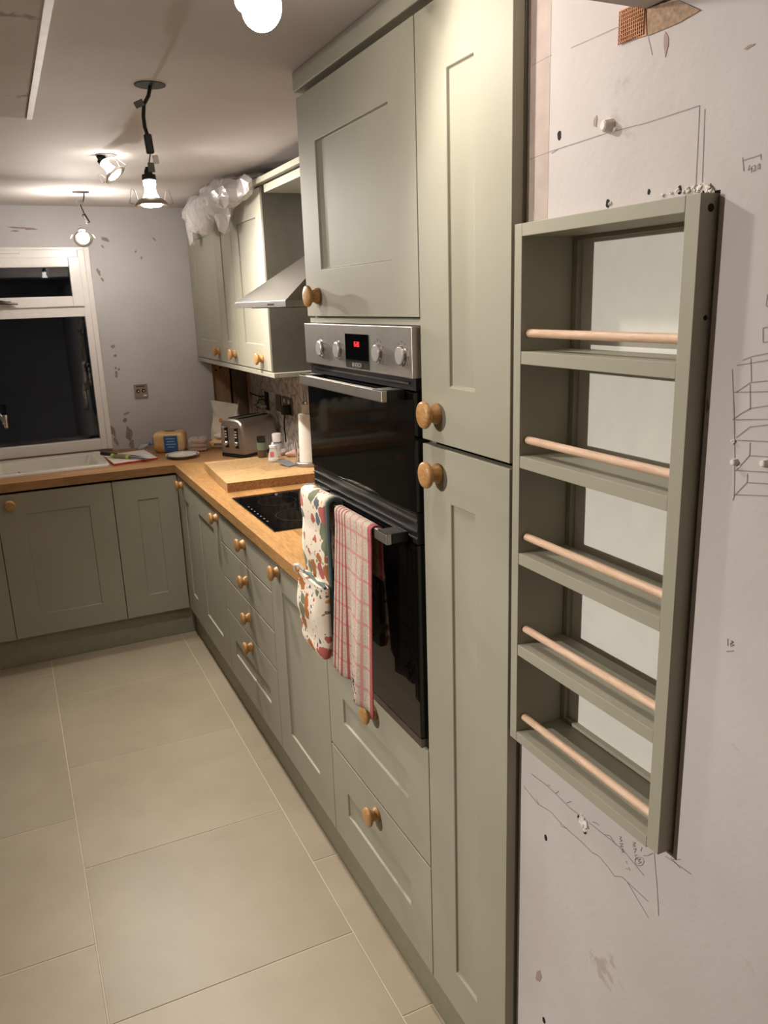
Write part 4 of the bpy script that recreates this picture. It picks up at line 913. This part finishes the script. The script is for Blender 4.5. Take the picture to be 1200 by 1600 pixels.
for (u, v, a_) in ((563,1062,.0),(567,1068,.6),(572,1071,.3)):
    p = un(u, v, 'x', .6105); 
for k in range(3): pass
def mitt_mat():
    m = M('woodland_print', rough=.9, spec=.15); v = m.co(scale=(.35,1,1))
    base = srgb(232,220,202)
    def layer(col, scale, thr, cols, seed):
        vo = m.nd('ShaderNodeTexVoronoi'); vo.inputs['Scale'].default_value = scale; vo.inputs['Randomness'].default_value = .75
        ofs = m.nd('ShaderNodeVectorMath', operation='ADD'); ofs.inputs[1].default_value = (seed, seed*1.7, seed*.6); m.l.new(v, ofs.inputs[0]); 
        nz = m.nd('ShaderNodeTexNoise'); nz.inputs['Scale'].default_value = scale*1.6; m.l.new(v, nz.inputs['Vector'])
        s2 = m.nd('ShaderNodeVectorMath', operation='SCALE'); s2.inputs['Scale'].default_value = .6/scale; m.l.new(nz.outputs['Color'], s2.inputs[0])
        a2 = m.nd('ShaderNodeVectorMath', operation='ADD'); m.l.new(ofs.outputs[0], a2.inputs[0]); m.l.new(s2.outputs[0], a2.inputs[1]); m.l.new(a2.outputs[0], vo.inputs['Vector'])
        sp = m.nd('ShaderNodeSeparateColor'); m.l.new(vo.outputs['Color'], sp.inputs[0])
        r = m.nd('ShaderNodeValToRGB'); r.color_ramp.interpolation = 'CONSTANT'; e = r.color_ramp.elements
        while len(e) < len(cols): e.new(.5)
        for k, c in enumerate(cols): e[k].position = k/len(cols); e[k].color = c
        m.l.new(sp.outputs[0], r.inputs[0])
        on_ = m.math('LESS_THAN', vo.outputs['Distance'], m.math('MULTIPLY', m.math('ADD', sp.outputs[1], .35), thr)); return m.mix(on_, col, r.outputs[0])
    c = layer(base, 70, .26, [srgb(90,96,104), srgb(176,70,66), srgb(120,124,92), srgb(206,150,84)], 1.3)
    c = layer(c, 25, .55, [srgb(176,114,66), srgb(104,112,120), srgb(184,104,98), srgb(124,126,104), srgb(232,220,202), srgb(168,112,70)], 4.1)
    m.color(c); m.bump(m.noise(m.co(), 60, 3), .35, .003); return m.m
MITT = mitt_mat(); TEAL = plain('teal_binding', srgb(96,112,114), .85); QUILT = plain('dark_lining', srgb(84,78,72), .95)
mt_ = thing('oven_glove', (.64, 1.745, .82), 'double oven glove with a woodland print and teal binding on the oven handle', 'oven glove')
def pad(name, z0, z1, y0, y1, xb, th, mat, parent, rb=.06, rt=.004, seed=0, bulge=.006):
    """padded slab hanging in front of the handle; rounded bottom corners"""
    nu, nv = 14, 22; m = MB()
    def edge(v):
        d0 = v*(z1-z0); k = 0
        if d0 < rb: k = rb-math.sqrt(max(0, rb*rb-(rb-d0)**2))
        return k
    for s in (0, 1):
        for j in range(nv+1):
            v = j/nv; k = edge(v)
            for i in range(nu+1):
                u = i/nu; y = y0+k*.55+(y1-y0-k*1.1)*u; ed = min(u, 1-u)*2; prof_ = 1-(1-min(1, ed*3))**2
                ev = min(1, v*8)
                x = xb - (s*(th*(.35+.65*prof_*ev) + bulge*math.sin(v*9+seed)*prof_))
                m.v.append(Vector((x, y, z0+(z1-z0)*v)))
    W_ = nu+1; N = W_*(nv+1)
    for j in range(nv):
        for i in range(nu):
            a = j*W_+i; m.f.append((a, a+W_, a+W_+1, a+1)); m.f.append((N+a, N+a+1, N+a+W_+1, N+a+W_))
    bd = [i for i in range(W_)]+[j*W_+nu for j in range(1, nv+1)]+[nv*W_+i for i in range(nu-1, -1, -1)]+[j*W_ for j in range(nv-1, 0, -1)]
    for a, b in zip(bd, bd[1:]+bd[:1]): m.f.append((a, b, N+b, N+a))
    ob = m.build(name, mat, parent, smooth=True, angle=70)
    pts = [m.v[q]*.5+m.v[N+q]*.5 for q in bd[nu:nu+nv+1]]
    return ob, pts
ob2, pts2 = pad('pocket', .822, 1.020, 1.654, 1.840, .6185, .026, MITT, mt_, rb=.07, seed=2.5, bulge=.004)
MB().tube([p_ for p_ in pts2][0:], .0045, 8).build('binding', TEAL, mt_, smooth=True)
MB().tube([(.6075,1.652+.012*k+.0,1.022+.004*math.sin(k*.9)) for k in range(16)], .0042, 8).build('binding', TEAL, mt_, smooth=True)
PM = drape(HZ+.010, .6255, .660, .90, 1.03, 20, 14, .016)
cloth('padded_strap', PM, lambda t: 1.660, lambda t: 1.826, lambda u, t: (-.004*math.sin(u*math.pi)-(.003*math.sin(t*22) if t > .5 else 0), 0), 12, MITT, mt_, .012)
MB().tube([(x, 1.6585, z) for x, z, _ in PM], .0058, 8).build('binding', TEAL, mt_, smooth=True)
B(.6605, .668, 1.652, 1.664, .90, 1.19).build('lining', QUILT, mt_)
MB().tube([(.612,1.832,1.000),(.597,1.836,1.015),(.594,1.826,1.032),(.598,1.806,1.036),(.606,1.792,1.026)], .0042, 8).build('hanging_loop', CRUMB, mt_, smooth=True)
# ------------------------------------------------------------------ plastic bag on top of the wall cabinets
def plasticmat():
    m = M('thin_polythene', srgb(240,234,232), .14, spec=.8); m.p.inputs['Alpha'].default_value = .52
    v = m.co(); m.bump(m.noise(v, 11, 4, .5, 1.5), .55, .02); return m.m
bm = bmesh.new()
for (c, r) in (((.950,3.74,2.110),(.060,.34,.066)), ((1.06,3.68,2.172),(.16,.40,.018)), ((.930,3.48,2.125),(.055,.22,.060)), ((.94,4.02,2.095),(.050,.18,.080)), ((.955,3.30,2.125),(.035,.12,.048)),
               ((.955,4.27,2.055),(.026,.05,.085)), ((.955,3.60,2.055),(.030,.12,.075)), ((.945,3.92,2.06),(.035,.10,.07)), ((.95,4.20,2.12),(.04,.14,.05))):
    g = bmesh.ops.create_icosphere(bm, subdivisions=3, radius=1, matrix=Matrix.Translation(c) @ Matrix.Diagonal((*r, 1)))
m = MB().add([v.co.copy() for v in bm.verts], [tuple(q.index for q in f.verts) for f in bm.faces]); bm.free()
bag = m.build('plastic_bag', plasticmat())
rm = bag.modifiers.new('merge', 'REMESH'); rm.mode = 'VOXEL'; rm.voxel_size = .007; rm.use_smooth_shade = False
for nm, ty, sz, st in (('crumple', 'CLOUDS', .16, .045), ('creases', 'VORONOI', .13, .030)):
    tx = bpy.data.textures.new(nm, ty); tx.noise_scale = sz
    dm = bag.modifiers.new(nm, 'DISPLACE'); dm.texture = tx; dm.strength = st; dm.mid_level = .5; dm.texture_coords = 'GLOBAL'
dc = bag.modifiers.new('facets', 'DECIMATE'); dc.ratio = .018
tag(bag, 'crumpled translucent plastic bag stuffed on top of the wall cabinets', 'bag')
